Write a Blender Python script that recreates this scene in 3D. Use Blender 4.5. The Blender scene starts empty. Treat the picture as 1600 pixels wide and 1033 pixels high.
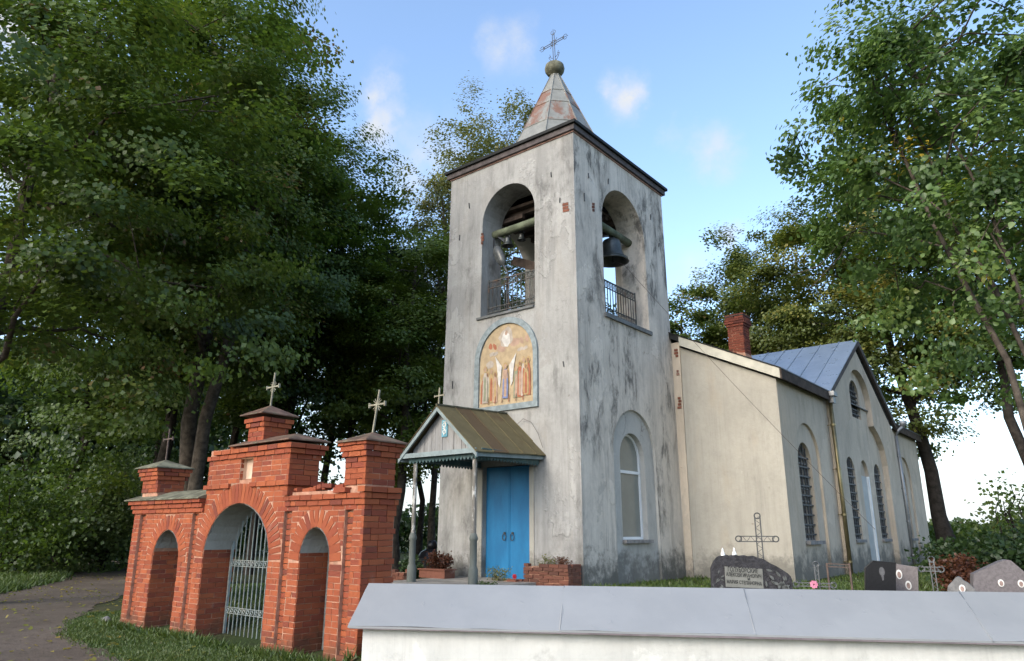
import bpy, bmesh, math, random
import numpy as np
from mathutils import Vector, Matrix
from mathutils.geometry import tessellate_polygon
R = math.radians
scene = bpy.context.scene
COL = scene.collection

# ------------------------------------------------------------------ camera
CAM = np.array([8.8, -13.15, 1.13])
PITCH, ROLL, YAW, FPX = R(15.62), R(.16), R(-39.25), 1122.0
fw = np.array([math.sin(YAW)*math.cos(PITCH), math.cos(YAW)*math.cos(PITCH), math.sin(PITCH)])
rt = np.array([math.cos(YAW), -math.sin(YAW), 0.0]); up = np.cross(rt, fw)
r2 = math.cos(ROLL)*rt + math.sin(ROLL)*up; u2 = -math.sin(ROLL)*rt + math.cos(ROLL)*up
cd = bpy.data.cameras.new('camera'); cam = bpy.data.objects.new('camera', cd); COL.objects.link(cam)
cam.matrix_world = Matrix(((r2[0], u2[0], -fw[0], CAM[0]), (r2[1], u2[1], -fw[1], CAM[1]), (r2[2], u2[2], -fw[2], CAM[2]), (0, 0, 0, 1)))
cd.sensor_width = 36; cd.lens = FPX/1600*36; cd.clip_start = .1; cd.clip_end = 4000
scene.camera = cam

# ------------------------------------------------------------------ light and sky
SUN_EL, SUN_AZ = 30.0, 186.0      # azimuth clockwise from +y: the sun stands behind the camera, to its left
w = bpy.data.worlds.new('World'); scene.world = w; w.use_nodes = True
wt = w.node_tree; wt.nodes.clear()
def wn(t, **k):
    n = wt.nodes.new(t)
    for a, b in k.items(): setattr(n, a, b)
    return n
wout = wn('ShaderNodeOutputWorld'); wbg = wn('ShaderNodeBackground'); wbg.inputs[1].default_value = .15
sky = wn('ShaderNodeTexSky', sky_type='NISHITA'); sky.sun_disc = False
sky.sun_elevation = R(SUN_EL); sky.sun_rotation = R(SUN_AZ); sky.air_density = 1.0; sky.dust_density = 1.6; sky.ozone_density = 1.2
tc = wn('ShaderNodeTexCoord')
def cloud_blob(px, py, rad, sx=1.0):
    d = fw + (px-800)/FPX*r2 - (py-516.5)/FPX*u2; d = d/np.linalg.norm(d)
    return tuple(d), rad
noise = wn('ShaderNodeTexNoise'); noise.inputs['Scale'].default_value = 9; noise.inputs['Detail'].default_value = 9; noise.inputs['Roughness'].default_value = .62
wt.links.new(tc.outputs['Generated'], noise.inputs['Vector'])
warp = wn('ShaderNodeTexNoise'); warp.inputs['Scale'].default_value = 16; warp.inputs['Detail'].default_value = 6; warp.inputs['Roughness'].default_value = .6
wt.links.new(tc.outputs['Generated'], warp.inputs['Vector'])
wsub = wn('ShaderNodeVectorMath', operation='MULTIPLY_ADD'); wt.links.new(warp.outputs['Color'], wsub.inputs[0]); wsub.inputs[1].default_value = (.11, .11, .05); wsub.inputs[2].default_value = (-.055, -.055, -.025)
wadd = wn('ShaderNodeVectorMath', operation='ADD'); wt.links.new(tc.outputs['Generated'], wadd.inputs[0]); wt.links.new(wsub.outputs[0], wadd.inputs[1])
acc = None
for px, py, rad, amt in ((972, 146, .040, 1.1), (800, 72, .045, .7), (1113, 240, .045, .7), (1130, 372, .032, 1.0), (590, 140, .045, 1.0), (606, 195, .04, .9), (1058, 208, .025, .3),
                         (30, 40, .10, 1.2), (30, 450, .12, .8), (690, 270, .09, .9), (1075, 425, .05, .5), (10, 250, .1, 1.0), (500, 640, .35, .5)):
    d, _ = cloud_blob(px, py, rad)
    dist = wn('ShaderNodeVectorMath', operation='DISTANCE'); wt.links.new(wadd.outputs[0], dist.inputs[0]); dist.inputs[1].default_value = d
    mr = wn('ShaderNodeMapRange', interpolation_type='SMOOTHSTEP'); mr.inputs[1].default_value = 0; mr.inputs[2].default_value = rad*1.15; mr.inputs[3].default_value = amt; mr.inputs[4].default_value = 0
    wt.links.new(dist.outputs['Value'], mr.inputs[0])
    if acc is None: acc = mr.outputs[0]
    else:
        m = wn('ShaderNodeMath', operation='MAXIMUM'); wt.links.new(acc, m.inputs[0]); wt.links.new(mr.outputs[0], m.inputs[1]); acc = m.outputs[0]
nr = wn('ShaderNodeMapRange'); nr.inputs[1].default_value = .36; nr.inputs[2].default_value = .62
wt.links.new(noise.outputs[0], nr.inputs[0])
cm = wn('ShaderNodeMath', operation='MULTIPLY', use_clamp=True); wt.links.new(acc, cm.inputs[0]); wt.links.new(nr.outputs[0], cm.inputs[1])
# thin bright haze towards the horizon, all the way round
sep = wn('ShaderNodeSeparateXYZ'); wt.links.new(tc.outputs['Generated'], sep.inputs[0])
hz = wn('ShaderNodeMapRange', interpolation_type='SMOOTHSTEP'); hz.inputs[1].default_value = -.02; hz.inputs[2].default_value = .22; hz.inputs[3].default_value = .85; hz.inputs[4].default_value = 0
wt.links.new(sep.outputs[2], hz.inputs[0])
tint = wn('ShaderNodeMix', data_type='RGBA', blend_type='MULTIPLY'); tint.inputs[0].default_value = 1; tint.inputs[7].default_value = (1.30, 1.34, 1.36, 1)
wt.links.new(sky.outputs[0], tint.inputs[6])
hm = wn('ShaderNodeMix', data_type='RGBA'); wt.links.new(hz.outputs[0], hm.inputs[0]); wt.links.new(tint.outputs[2], hm.inputs[6]); hm.inputs[7].default_value = (3.6, 3.9, 4.2, 1)
cx = wn('ShaderNodeMix', data_type='RGBA'); wt.links.new(cm.outputs[0], cx.inputs[0]); wt.links.new(hm.outputs[2], cx.inputs[6]); cx.inputs[7].default_value = (2.75, 2.85, 3.0, 1)
wt.links.new(cx.outputs[2], wbg.inputs[0]); wt.links.new(wbg.outputs[0], wout.inputs[0])
sl = bpy.data.lights.new('sun', 'SUN'); sl.energy = 1.0; sl.angle = R(26); sl.color = (1.0, .91, .78)
so = bpy.data.objects.new('sun', sl); COL.objects.link(so)
az = R(SUN_AZ); el = R(SUN_EL)
sd = Vector((math.sin(az)*math.cos(el), math.cos(az)*math.cos(el), math.sin(el)))
so.rotation_euler = sd.to_track_quat('Z', 'Y').to_euler(); so.location = (0, -30, 30)
scene.view_settings.view_transform = 'Standard'; scene.view_settings.look = 'None'
scene.view_settings.exposure = 1.02; scene.view_settings.gamma = 1; scene.view_settings.use_curve_mapping = False
scene.render.engine = 'CYCLES'
scene.cycles.max_bounces = 6; scene.cycles.diffuse_bounces = 3; scene.cycles.transparent_max_bounces = 8
scene.cycles.use_denoising = True

random.seed(7); rng = np.random.default_rng(7)

# ------------------------------------------------------------------ helpers
def thing(name, label, cat, loc=(0, 0, 0), group=None):
    o = bpy.data.objects.new(name, None); COL.objects.link(o); o.location = loc; o.empty_display_size = .2
    o['label'] = label; o['category'] = cat
    if group: o['group'] = group
    return o
def tag(o, label, cat, group=None):
    o['label'] = label; o['category'] = cat
    if group: o['group'] = group
    return o
def root_loc(p):
    v = Vector((0, 0, 0))
    while p is not None: v += p.location; p = p.parent
    return v
def link(name, me, mat=None, parent=None, loc=None):
    o = bpy.data.objects.new(name, me); COL.objects.link(o)
    if mat is not None:
        me.materials.clear()
        for m in (mat if isinstance(mat, (list, tuple)) else [mat]): me.materials.append(m)
    if parent is not None: o.parent = parent
    if loc is not None: o.location = loc
    return o
class MB:
    """collects polygons in world coordinates; build() links them as one object"""
    def __init__(s): s.v = []; s.f = []; s.m = []
    def poly(s, pts, mi=0):
        b = len(s.v); s.v += [tuple(p) for p in pts]; s.f.append(tuple(range(b, b+len(pts)))); s.m.append(mi)
    def mesh(s, vs, fs, mi=0):
        b = len(s.v); s.v += [tuple(p) for p in vs]; s.f += [tuple(b+i for i in f) for f in fs]; s.m += [mi]*len(fs)
    def box(s, x0, x1, y0, y1, z0, z1, mi=0, f=None):
        vs = [(x, y, z) for z in (z0, z1) for y in (y0, y1) for x in (x0, x1)]
        if f: vs = [f(*p) for p in vs]
        s.mesh(vs, BOXF, mi)
    def obox(s, c, ax, ay, az, mi=0):
        c = Vector(c); ax = Vector(ax); ay = Vector(ay); az = Vector(az)
        s.mesh([c+ax*i+ay*j+az*k for k in (-1, 1) for j in (-1, 1) for i in (-1, 1)], BOXF, mi)
    def bar(s, a, b, w, h=None, up=(0, 0, 1), mi=0):
        a = Vector(a); b = Vector(b); d = b-a; h = h or w
        u = Vector(up); x = d.cross(u)
        if x.length < 1e-6: x = d.cross(Vector((1, 0, 0)))
        x.normalize(); y = x.cross(d).normalized()
        s.obox((a+b)/2, d/2, x*w/2, y*h/2, mi)
    def tube(s, pts, rad, n=8, mi=0, cap=True):
        vs, fs = tube_data(pts, rad, n, cap); s.mesh(vs, fs, mi)
    def lathe(s, c, prof, n=20, mi=0, ax=None):
        vs = []; fs = []
        for r, z in prof:
            for i in range(n):
                a = 2*math.pi*i/n; vs.append((c[0]+r*math.cos(a), c[1]+r*math.sin(a), c[2]+z))
        for k in range(len(prof)-1):
            for i in range(n):
                j = (i+1) % n; fs.append((k*n+i, k*n+j, (k+1)*n+j, (k+1)*n+i))
        s.mesh(vs, fs, mi)
    def plate(s, outer, holes, f, d=0.0, mi=0, flip=False):
        """polygon with holes, (s, z) mapped by f(s, z, d)"""
        loops = [[Vector((p[0], p[1], 0)) for p in l] for l in [outer]+list(holes)]
        flat = [p for l in loops for p in l]; tris = tessellate_polygon(loops)
        s.mesh([f(p.x, p.y, d) for p in flat], [t if not flip else t[::-1] for t in tris], mi)
    def reveal(s, loop, f, d0, d1, mi=0, closed=True):
        n = len(loop)
        for i in range(n if closed else n-1):
            a = loop[i]; b = loop[(i+1) % n]
            s.poly([f(a[0], a[1], d0), f(b[0], b[1], d0), f(b[0], b[1], d1), f(a[0], a[1], d1)], mi)
    def build(s, name, mat, parent=None, smooth=False, recalc=True, kind=None):
        me = bpy.data.meshes.new(name); L = root_loc(parent) if parent else Vector((0, 0, 0))
        me.from_pydata([(p[0]-L.x, p[1]-L.y, p[2]-L.z) for p in s.v], [], s.f)
        mats = mat if isinstance(mat, (list, tuple)) else [mat]
        for m in mats: me.materials.append(m)
        if len(mats) > 1: me.polygons.foreach_set('material_index', s.m)
        if recalc:
            bm = bmesh.new(); bm.from_mesh(me); bmesh.ops.remove_doubles(bm, verts=bm.verts, dist=1e-5)
            bmesh.ops.recalc_face_normals(bm, faces=bm.faces); bm.to_mesh(me); bm.free()
        if smooth: me.polygons.foreach_set('use_smooth', [True]*len(me.polygons))
        o = bpy.data.objects.new(name, me); COL.objects.link(o)
        if parent: o.parent = parent
        if kind: o['kind'] = kind
        return o
BOXF = [(0, 2, 3, 1), (4, 5, 7, 6), (0, 1, 5, 4), (1, 3, 7, 5), (3, 2, 6, 7), (2, 0, 4, 6)]
def tube_data(pts, rad, n=8, cap=True):
    P = [Vector(p) for p in pts]; rad = rad if hasattr(rad, '__len__') else [rad]*len(P)
    vs = []; fs = []; ref = None
    for i, p in enumerate(P):
        d = (P[min(i+1, len(P)-1)]-P[max(i-1, 0)])
        d = d.normalized() if d.length > 1e-9 else Vector((0, 0, 1))
        if ref is None: ref = Vector((1, 0, 0)) if abs(d.x) < .8 else Vector((0, 1, 0))
        x = d.cross(ref).normalized(); y = d.cross(x); ref = y if False else ref
        for k in range(n):
            a = 2*math.pi*k/n; vs.append(p+x*(rad[i]*math.cos(a))+y*(rad[i]*math.sin(a)))
    for i in range(len(P)-1):
        for k in range(n):
            j = (k+1) % n; fs.append((i*n+k, i*n+j, (i+1)*n+j, (i+1)*n+k))
    if cap:
        fs.append(tuple(range(n))[::-1]); fs.append(tuple((len(P)-1)*n+k for k in range(n)))
    return vs, fs
def arch(s0, s1, z0, spring, rise, n=14):
    c = (s0+s1)/2; h = (s1-s0)/2
    return [(s0, z0), (s1, z0)]+[(c+h*math.cos(math.pi*i/n), spring+rise*math.sin(math.pi*i/n)) for i in range(n+1)]
def rect(s0, s1, z0, z1): return [(s0, z0), (s1, z0), (s1, z1), (s0, z1)]

def at(u, d):
    r_ = fw+(u-800)/FPX*r2-(833-516.5)/FPX*u2; h = r_[:2]/np.hypot(*r_[:2]); return CAM[:2]+h*d

# ------------------------------------------------------------------ materials
class NT:
    def __init__(s, name):
        s.mat = bpy.data.materials.new(name); s.mat.use_nodes = True; s.t = s.mat.node_tree
        s.b = s.t.nodes['Principled BSDF']; s.out = s.t.nodes['Material Output']; s._c = None
    def n(s, t, **k):
        x = s.t.nodes.new(t)
        for a, b in k.items(): setattr(x, a, b)
        return x
    def l(s, a, b): s.t.links.new(a, b)
    def setin(s, sock, v):
        if isinstance(v, bpy.types.NodeSocket): s.l(v, sock)
        elif hasattr(v, '__len__') and len(v) == 3 and sock.type == 'RGBA': sock.default_value = (*v, 1)
        else: sock.default_value = v
    def coord(s):
        if s._c is None: s._c = s.n('ShaderNodeTexCoord').outputs['Object']
        return s._c
    def map(s, scale=(1, 1, 1), loc=(0, 0, 0)):
        m = s.n('ShaderNodeMapping'); s.l(s.coord(), m.inputs[0]); m.inputs['Scale'].default_value = scale; m.inputs['Location'].default_value = loc
        return m.outputs[0]
    def noise(s, scale, detail=4, rough=.5, vec=None, dist=0):
        n = s.n('ShaderNodeTexNoise'); s.l(vec or s.coord(), n.inputs['Vector'])
        n.inputs['Scale'].default_value = scale; n.inputs['Detail'].default_value = detail; n.inputs['Roughness'].default_value = rough; n.inputs['Distortion'].default_value = dist
        return n.outputs[0]
    def ramp(s, v, a, b, lo=0., hi=1., smooth=True):
        n = s.n('ShaderNodeMapRange', interpolation_type='SMOOTHSTEP' if smooth else 'LINEAR'); s.l(v, n.inputs[0])
        for i, x in zip((1, 2, 3, 4), (a, b, lo, hi)): n.inputs[i].default_value = x
        return n.outputs[0]
    def math(s, op, a, b=0., clamp=False):
        n = s.n('ShaderNodeMath', operation=op, use_clamp=clamp); s.setin(n.inputs[0], a); s.setin(n.inputs[1], b); return n.outputs[0]
    def mix(s, f, a, b, mode='MIX'):
        n = s.n('ShaderNodeMix', data_type='RGBA', blend_type=mode); s.setin(n.inputs[0], f); s.setin(n.inputs[6], a); s.setin(n.inputs[7], b); return n.outputs[2]
    def cramp(s, v, stops):
        n = s.n('ShaderNodeValToRGB'); s.l(v, n.inputs[0]); e = n.color_ramp.elements
        while len(e) < len(stops): e.new(.5)
        for x, (p, c) in zip(e, stops): x.position = p; x.color = (*c, 1)
        return n.outputs[0]
    def objrand(s): return s.n('ShaderNodeObjectInfo').outputs['Random']
    def island(s): return s.n('ShaderNodeNewGeometry').outputs['Random Per Island']
    def z(s):
        n = s.n('ShaderNodeSeparateXYZ'); s.l(s.coord(), n.inputs[0]); return n.outputs[2]
    def attr(s, name):
        n = s.n('ShaderNodeAttribute'); n.attribute_name = name; return n.outputs['Fac']
    def bump(s, h, dist=.01, strength=1.0):
        n = s.n('ShaderNodeBump'); s.l(h, n.inputs['Height']); n.inputs['Distance'].default_value = dist; n.inputs['Strength'].default_value = strength
        s.l(n.outputs[0], s.b.inputs['Normal'])
    def fin(s, col, rough=.9, metal=0., spec=.25):
        s.setin(s.b.inputs['Base Color'], col); s.setin(s.b.inputs['Roughness'], rough); s.setin(s.b.inputs['Metallic'], metal); s.b.inputs['Specular IOR Level'].default_value = spec
        return s.mat
def plaster(name, base, grey=.3, mold=.2, streak=.3, basedirt=.6, patch=.3, warm=.0, zb=0.0, seed=0.0, mhi=.72, crack=.5, flake=.55):
    t = NT(name); off = (seed*13.1, seed*7.7, seed*3.3)
    mp = lambda sc, k=0: t.map(sc, (off[0]+k, off[1]+2*k, off[2]+3*k))
    c = t.mix(t.ramp(t.noise(.55, 6, .65, mp((1, 1, .8))), .35, .7), base, tuple(x*.84 for x in base))
    big = t.ramp(t.noise(.8, 9, .68, mp((1, 1, .55)), .4), .47, .60)
    c = t.mix(t.math('MULTIPLY', big, patch), c, tuple(x*.66 for x in base))
    # repair patches with hard edges, some lighter, some cement grey
    rp_ = t.ramp(t.noise(.62, 7, .62, mp((1, 1, .75), 3), .2), .575, .59)
    c = t.mix(t.math('MULTIPLY', rp_, .30), c, tuple(min(1, x*1.28) for x in base))
    rq = t.ramp(t.noise(.9, 8, .66, mp((1, 1, .7), 6), .2), .60, .615)
    c = t.mix(t.math('MULTIPLY', rq, min(.45, patch*.9)), c, (.30, .285, .26))
    # rain streaks
    st = t.ramp(t.noise(1.0, 9, .68, mp((3.2, 3.2, .20))), .47, .70)
    st2 = t.ramp(t.noise(1.0, 6, .7, mp((14, 14, .35), 2)), .50, .72)
    sm = t.ramp(t.noise(.7, 4, .6, mp((1, 1, .5), 5)), .40, .60)
    c = t.mix(t.math('MULTIPLY', st, streak), c, tuple(x*.42 for x in base))
    c = t.mix(t.math('MULTIPLY', t.math('MULTIPLY', st2, sm), streak*.9), c, (.15, .145, .135))
    fi = t.ramp(t.noise(7, 9, .75, mp((1, 1, .5))), .45, .72)
    c = t.mix(t.math('MULTIPLY', fi, grey), c, tuple(x*.60 for x in base))
    if warm > 0:
        wm = t.ramp(t.noise(.9, 6, .6, mp((1.6, 1.6, .5), 4)), .52, .75)
        c = t.mix(t.math('MULTIPLY', wm, warm), c, (.42, .31, .19))
    mo = t.ramp(t.noise(1.7, 11, .74, mp((1.3, 1.3, .5), 9), .3), .46, mhi)
    mo2 = t.ramp(t.noise(.45, 4, .55, mp((1, 1, .7), 1)), .38, .56)
    c = t.mix(t.math('MULTIPLY', t.math('MULTIPLY', mo, mo2), mold), c, (.070, .068, .064))
    zz = t.z(); low = t.math('ADD', t.ramp(zz, zb-.1, zb+1.6, 1, 0), t.math('MULTIPLY', t.math('SUBTRACT', t.noise(2.0, 9, .74), .5), 1.9))
    c = t.mix(t.math('MULTIPLY', t.ramp(low, .45, .95), basedirt), c, (.125, .12, .105))
    # flaked spots and hairline cracks
    fl = t.ramp(t.noise(2.6, 8, .78, mp((1, 1, 1), 8)), .665, .68)
    c = t.mix(t.math('MULTIPLY', fl, flake), c, (.33, .24, .17))
    v = t.n('ShaderNodeTexVoronoi', feature='DISTANCE_TO_EDGE'); wv = t.n('ShaderNodeVectorMath', operation='ADD'); wn2 = t.n('ShaderNodeTexNoise'); t.l(mp((1, 1, 1)), wn2.inputs['Vector']); wn2.inputs['Scale'].default_value = 2.2; wn2.inputs['Detail'].default_value = 6
    t.l(mp((.55, .55, .40)), wv.inputs[0]); t.l(wn2.outputs['Color'], wv.inputs[1]); t.l(wv.outputs[0], v.inputs['Vector']); v.inputs['Scale'].default_value = 1.0
    ck = t.math('MULTIPLY', t.ramp(v.outputs['Distance'], .004, .016, 1, 0), t.ramp(t.noise(.8, 3, .5, mp((1, 1, 1), 7)), .48, .60))
    c = t.mix(t.math('MULTIPLY', ck, crack), c, (.10, .09, .08))
    h = t.math('ADD', t.math('MULTIPLY', t.noise(9, 9, .7), .6), t.math('MULTIPLY', fl, -.9))
    h = t.math('ADD', h, t.math('MULTIPLY', t.noise(1.1, 3, .5), 1.8)); h = t.math('ADD', h, t.math('MULTIPLY', rp_, min(.5, patch))); h = t.math('ADD', h, t.math('MULTIPLY', ck, -.8*crack))
    t.bump(h, .026, .9)
    return t.fin(c, .93, 0, .15)
M = {}
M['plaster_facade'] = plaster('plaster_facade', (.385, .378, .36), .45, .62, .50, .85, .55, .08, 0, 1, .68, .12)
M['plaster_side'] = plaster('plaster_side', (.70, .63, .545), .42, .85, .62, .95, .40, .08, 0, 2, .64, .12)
M['plaster_cream'] = plaster('plaster_cream', (.43, .405, .35), .22, .22, .22, .72, .12, .30, 0, 3, .75, .04, .75)
M['plaster_nave'] = plaster('plaster_nave', (.60, .51, .405), .22, .25, .30, .8, .2, .2, 0, 4, .78, .05)
M['plaster_reveal'] = plaster('plaster_reveal', (.50, .48, .44), .25, .25, .15, .3, .2, .05, -5, 5)
M['plaster_window'] = plaster('plaster_window', (.50, .485, .45), .25, .35, .12, .8, .1, 0, 0, 6)
M['whitewash'] = plaster('whitewash', (.64, .635, .60), .14, .16, .15, .45, .06, .0, -.7, 7, .78, .0, .1)
M['soffit'] = plaster('soffit', (.40, .39, .36), .45, .3, .2, .2, .3, 0, -5, 8)
def brick_mat(name, stops, dirt=.4, white=.25):
    t = NT(name); r = t.math('FRACT', t.math('ADD', t.objrand(), t.island()))
    c = t.cramp(r, stops)
    g = t.noise(2.2, 7, .65, t.map((1, 1, 1), (3, 1, 2)))
    c = t.mix(t.math('MULTIPLY', t.ramp(t.noise(16, 6, .7), .45, .75), dirt), c, (.10, .04, .028))
    t_ = t.n('ShaderNodeNewGeometry').outputs['Position']
    wh = t.ramp(t.noise(1.4, 8, .7, t_), .60, .74)
    c = t.mix(t.math('MULTIPLY', wh, white), c, (.50, .38, .31))
    dk = t.ramp(t.noise(.9, 6, .65, t_), .52, .72)
    c = t.mix(t.math('MULTIPLY', dk, dirt), c, (.12, .045, .03))
    sp = t.n('ShaderNodeSeparateXYZ'); t.l(t_, sp.inputs[0]); lo = t.math('ADD', t.ramp(sp.outputs[2], -.55, .35, 1, 0), t.math('MULTIPLY', t.math('SUBTRACT', t.noise(3.0, 8, .72, t_), .5), 1.8))
    c = t.mix(t.math('MULTIPLY', t.ramp(lo, .55, 1.05), .6), c, (.075, .055, .038))
    sa = t.ramp(t.noise(2.6, 9, .75, t_), .63, .70); c = t.mix(t.math('MULTIPLY', sa, .35), c, (.45, .37, .32))
    t.bump(t.noise(24, 6, .7), .006, .9)
    return t.fin(c, .9, 0, .2)
M['brick'] = brick_mat('brick', [(0, (.25, .064, .032)), (.3, (.31, .082, .037)), (.6, (.355, .100, .042)), (.86, (.265, .066, .036)), (1, (.17, .050, .034))], .5, .28)
M['brick_old'] = brick_mat('brick_old', [(0, (.15, .065, .045)), (.5, (.22, .09, .06)), (1, (.11, .055, .042))], .6, .55)
M['brick_chimney'] = brick_mat('brick_chimney', [(0, (.17, .05, .034)), (.5, (.24, .07, .042)), (1, (.10, .035, .028))], .8, .45)
def simple(name, col, rough=.8, metal=0, var=.25, scale=6, bump=0, spec=.25, dirt=None, dirtamt=.5, dscale=1.5):
    t = NT(name)
    c = t.mix(t.ramp(t.noise(scale, 6, .6), .3, .7), tuple(x*(1-var) for x in col), tuple(min(1, x*(1+var*.6)) for x in col))
    if dirt: c = t.mix(t.math('MULTIPLY', t.ramp(t.noise(dscale, 8, .7), .48, .66), dirtamt), c, dirt)
    if bump: t.bump(t.noise(scale*3, 6, .6), bump)
    return t.fin(c, rough, metal, spec)
M['mortar'] = simple('mortar', (.44, .25, .17), .95, 0, .35, 8, .004, dirt=(.34, .14, .08), dirtamt=.6, dscale=2.5)
M['cornice_sheet'] = simple('cornice_sheet', (.17, .105, .075), .6, .2, .4, 5, .004, dirt=(.16, .16, .10), dirtamt=.7, dscale=3)
M['moss_sheet'] = simple('moss_sheet', (.17, .165, .115), .85, 0, .5, 5, .008, dirt=(.08, .075, .05), dirtamt=.8, dscale=4)
M['iron_grey'] = simple('iron_grey', (.25, .285, .275), .5, .2, .3, 10, 0, .4, dirt=(.25, .17, .12), dirtamt=.4, dscale=5)
M['iron_dark'] = simple('iron_dark', (.075, .078, .082), .55, .4, .3, 10)
M['iron_rail'] = simple('iron_rail', (.085, .09, .088), .6, .3, .4, 10, dirt=(.16, .08, .04), dirtamt=.6, dscale=4)
M['cross_paint'] = simple('cross_paint', (.30, .28, .21), .6, .1, .3, 12, dirt=(.2, .14, .08), dirtamt=.5, dscale=9)
M['cross_brown'] = simple('cross_brown', (.12, .085, .07), .7, .1, .3, 12)
M['niche_cream'] = simple('niche_cream', (.62, .45, .33), .9, 0, .2, 6, .003, dirt=(.4, .3, .22))
M['dark_wood'] = simple('dark_wood', (.075, .055, .045), .85, 0, .4, 5, .004)
M['fascia'] = simple('fascia', (.095, .080, .078), .75, 0, .35, 5, .003, dirt=(.06, .05, .05), dirtamt=.6, dscale=2)
M['roof_edge'] = simple('roof_edge', (.018, .019, .018), .7, .1, .3, 5)
M['beam_green'] = simple('beam_green', (.14, .16, .105), .9, 0, .4, 4, .006, dirt=(.07, .06, .05), dirtamt=.6, dscale=3)
M['bell'] = simple('bell', (.10, .105, .10), .42, .75, .3, 5, dirt=(.06, .08, .07), dirtamt=.5, dscale=3)
M['glass'] = simple('glass', (.13, .135, .13), .06, 0, .2, 1.5, 0, .6)
M['glass_dark'] = simple('glass_dark', (.035, .035, .035), .15, 0, .4, 2, 0, .5)
M['blind'] = simple('blind', (.23, .235, .205), .08, 0, .12, 1.2, 0, .6)
M['white_frame'] = simple('white_frame', (.78, .79, .79), .4, 0, .05, 4)
M['stone_sill'] = simple('stone_sill', (.25, .235, .225), .85, 0, .3, 8, .004)
M['lead_sill'] = simple('lead_sill', (.16, .165, .165), .6, .3, .3, 6)
M['frame_grey'] = simple('frame_grey', (.25, .29, .30), .7, 0, .25, 7, .002, dirt=(.14, .17, .18), dirtamt=.6, dscale=4)
M['galvanised'] = simple('galvanised', (.27, .28, .29), .45, .5, .15, 3)
M['pipe_brass'] = simple('pipe_brass', (.24, .20, .11), .35, .7, .3, 4, dirt=(.10, .085, .05), dirtamt=.5, dscale=2)
M['bargeboard'] = simple('bargeboard', (.52, .50, .42), .75, 0, .15, 4, .002, dirt=(.30, .28, .23), dirtamt=.55, dscale=2)
M['concrete'] = simple('concrete', (.33, .30, .26), .95, 0, .3, 4, .006, dirt=(.17, .15, .12), dirtamt=.5)
M['door_edge'] = simple('door_edge', (.75, .78, .80), .5, 0, .08, 6)
M['niche_door'] = simple('niche_door', (.47, .48, .46), .7, 0, .12, 3, dirt=(.33, .33, .31), dirtamt=.5)
M['porch_wood'] = None
def wood_paint(name, col, peel, amt=.5, stretch=(9, 9, .6)):
    t = NT(name); g = t.noise(1, 8, .65, t.map(stretch))
    c = t.mix(t.ramp(g, .35, .65), tuple(x*.75 for x in col), col)
    c = t.mix(t.math('MULTIPLY', t.ramp(t.noise(5, 8, .75, t.map((1.5, 1.5, .5))), .50, .60), amt), c, peel)
    r = t.math('MULTIPLY', t.objrand(), .3); c = t.mix(r, c, tuple(x*.6 for x in col))
    t.bump(g, .004, .8); return t.fin(c, .8, 0, .2)
M['plank'] = wood_paint('plank', (.30, .295, .29), (.20, .185, .17), .6)
M['trim_teal'] = wood_paint('trim_teal', (.085, .145, .15), (.18, .20, .19), .35, (3, 3, 3))
M['trim_grey'] = wood_paint('trim_grey', (.27, .325, .33), (.17, .19, .19), .5, (3, 3, 3))
M['post_white'] = wood_paint('post_white', (.20, .185, .16), (.62, .61, .57), .9, (8, 8, .8))
M['post_green'] = wood_paint('post_green', (.17, .185, .165), (.11, .11, .10), .5, (8, 8, .8))
def door_mat():
    t = NT('door_blue'); c = t.mix(t.ramp(t.noise(1.5, 7, .6, t.map((2, 2, .7))), .3, .7), (.012, .135, .30), (.018, .19, .40))
    c = t.mix(t.math('MULTIPLY', t.ramp(t.noise(4, 8, .75), .6, .75), .4), c, (.05, .10, .14))
    t.bump(t.noise(14, 5, .6, t.map((1, 1, .2))), .002); return t.fin(c, .5, 0, .35)
M['door_blue'] = door_mat()
def rusty(name, base, rust, thr, amt=.9, rough=.6):
    t = NT(name); r = t.objrand(); n = t.noise(2.6, 8, .7, t.map((1, 1, .5)), .3)
    v = t.math('ADD', n, t.math('MULTIPLY', t.math('SUBTRACT', r, .5), .34))
    c = t.mix(t.ramp(t.noise(4, 7, .65), .3, .7), base, tuple(x*.75 for x in base))
    c = t.mix(t.math('MULTIPLY', t.ramp(v, thr, thr+.13), amt), c, rust)
    c = t.mix(t.math('MULTIPLY', t.ramp(t.noise(12, 8, .75), .56, .68), .35), c, (.13, .10, .06))
    t.bump(t.noise(6, 5, .6), .006); return t.fin(c, rough, .1, .3)
M['spire_sheet'] = rusty('spire_sheet', (.27, .27, .245), (.20, .095, .06), .56, .85)
M['porch_sheet'] = rusty('porch_sheet', (.145, .118, .058), (.10, .062, .034), .46, .8, .8)
def gable_sheet():
    t = NT('gable_sheet'); r = t.objrand()
    c = t.mix(t.math('MULTIPLY', r, .45), (.30, .36, .43), (.22, .27, .34)); c = t.mix(t.ramp(t.noise(2, 6, .6), .35, .7), c, (.33, .39, .46))
    t.bump(t.noise(2.5, 3, .5), .012); return t.fin(c, t.ramp(t.noise(3, 4, .6), .3, .7, .26, .42), .55, .5)
M['gable_sheet'] = gable_sheet()
M['nave_sheet'] = simple('nave_sheet', (.14, .15, .16), .6, .3, .25, 3)
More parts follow.
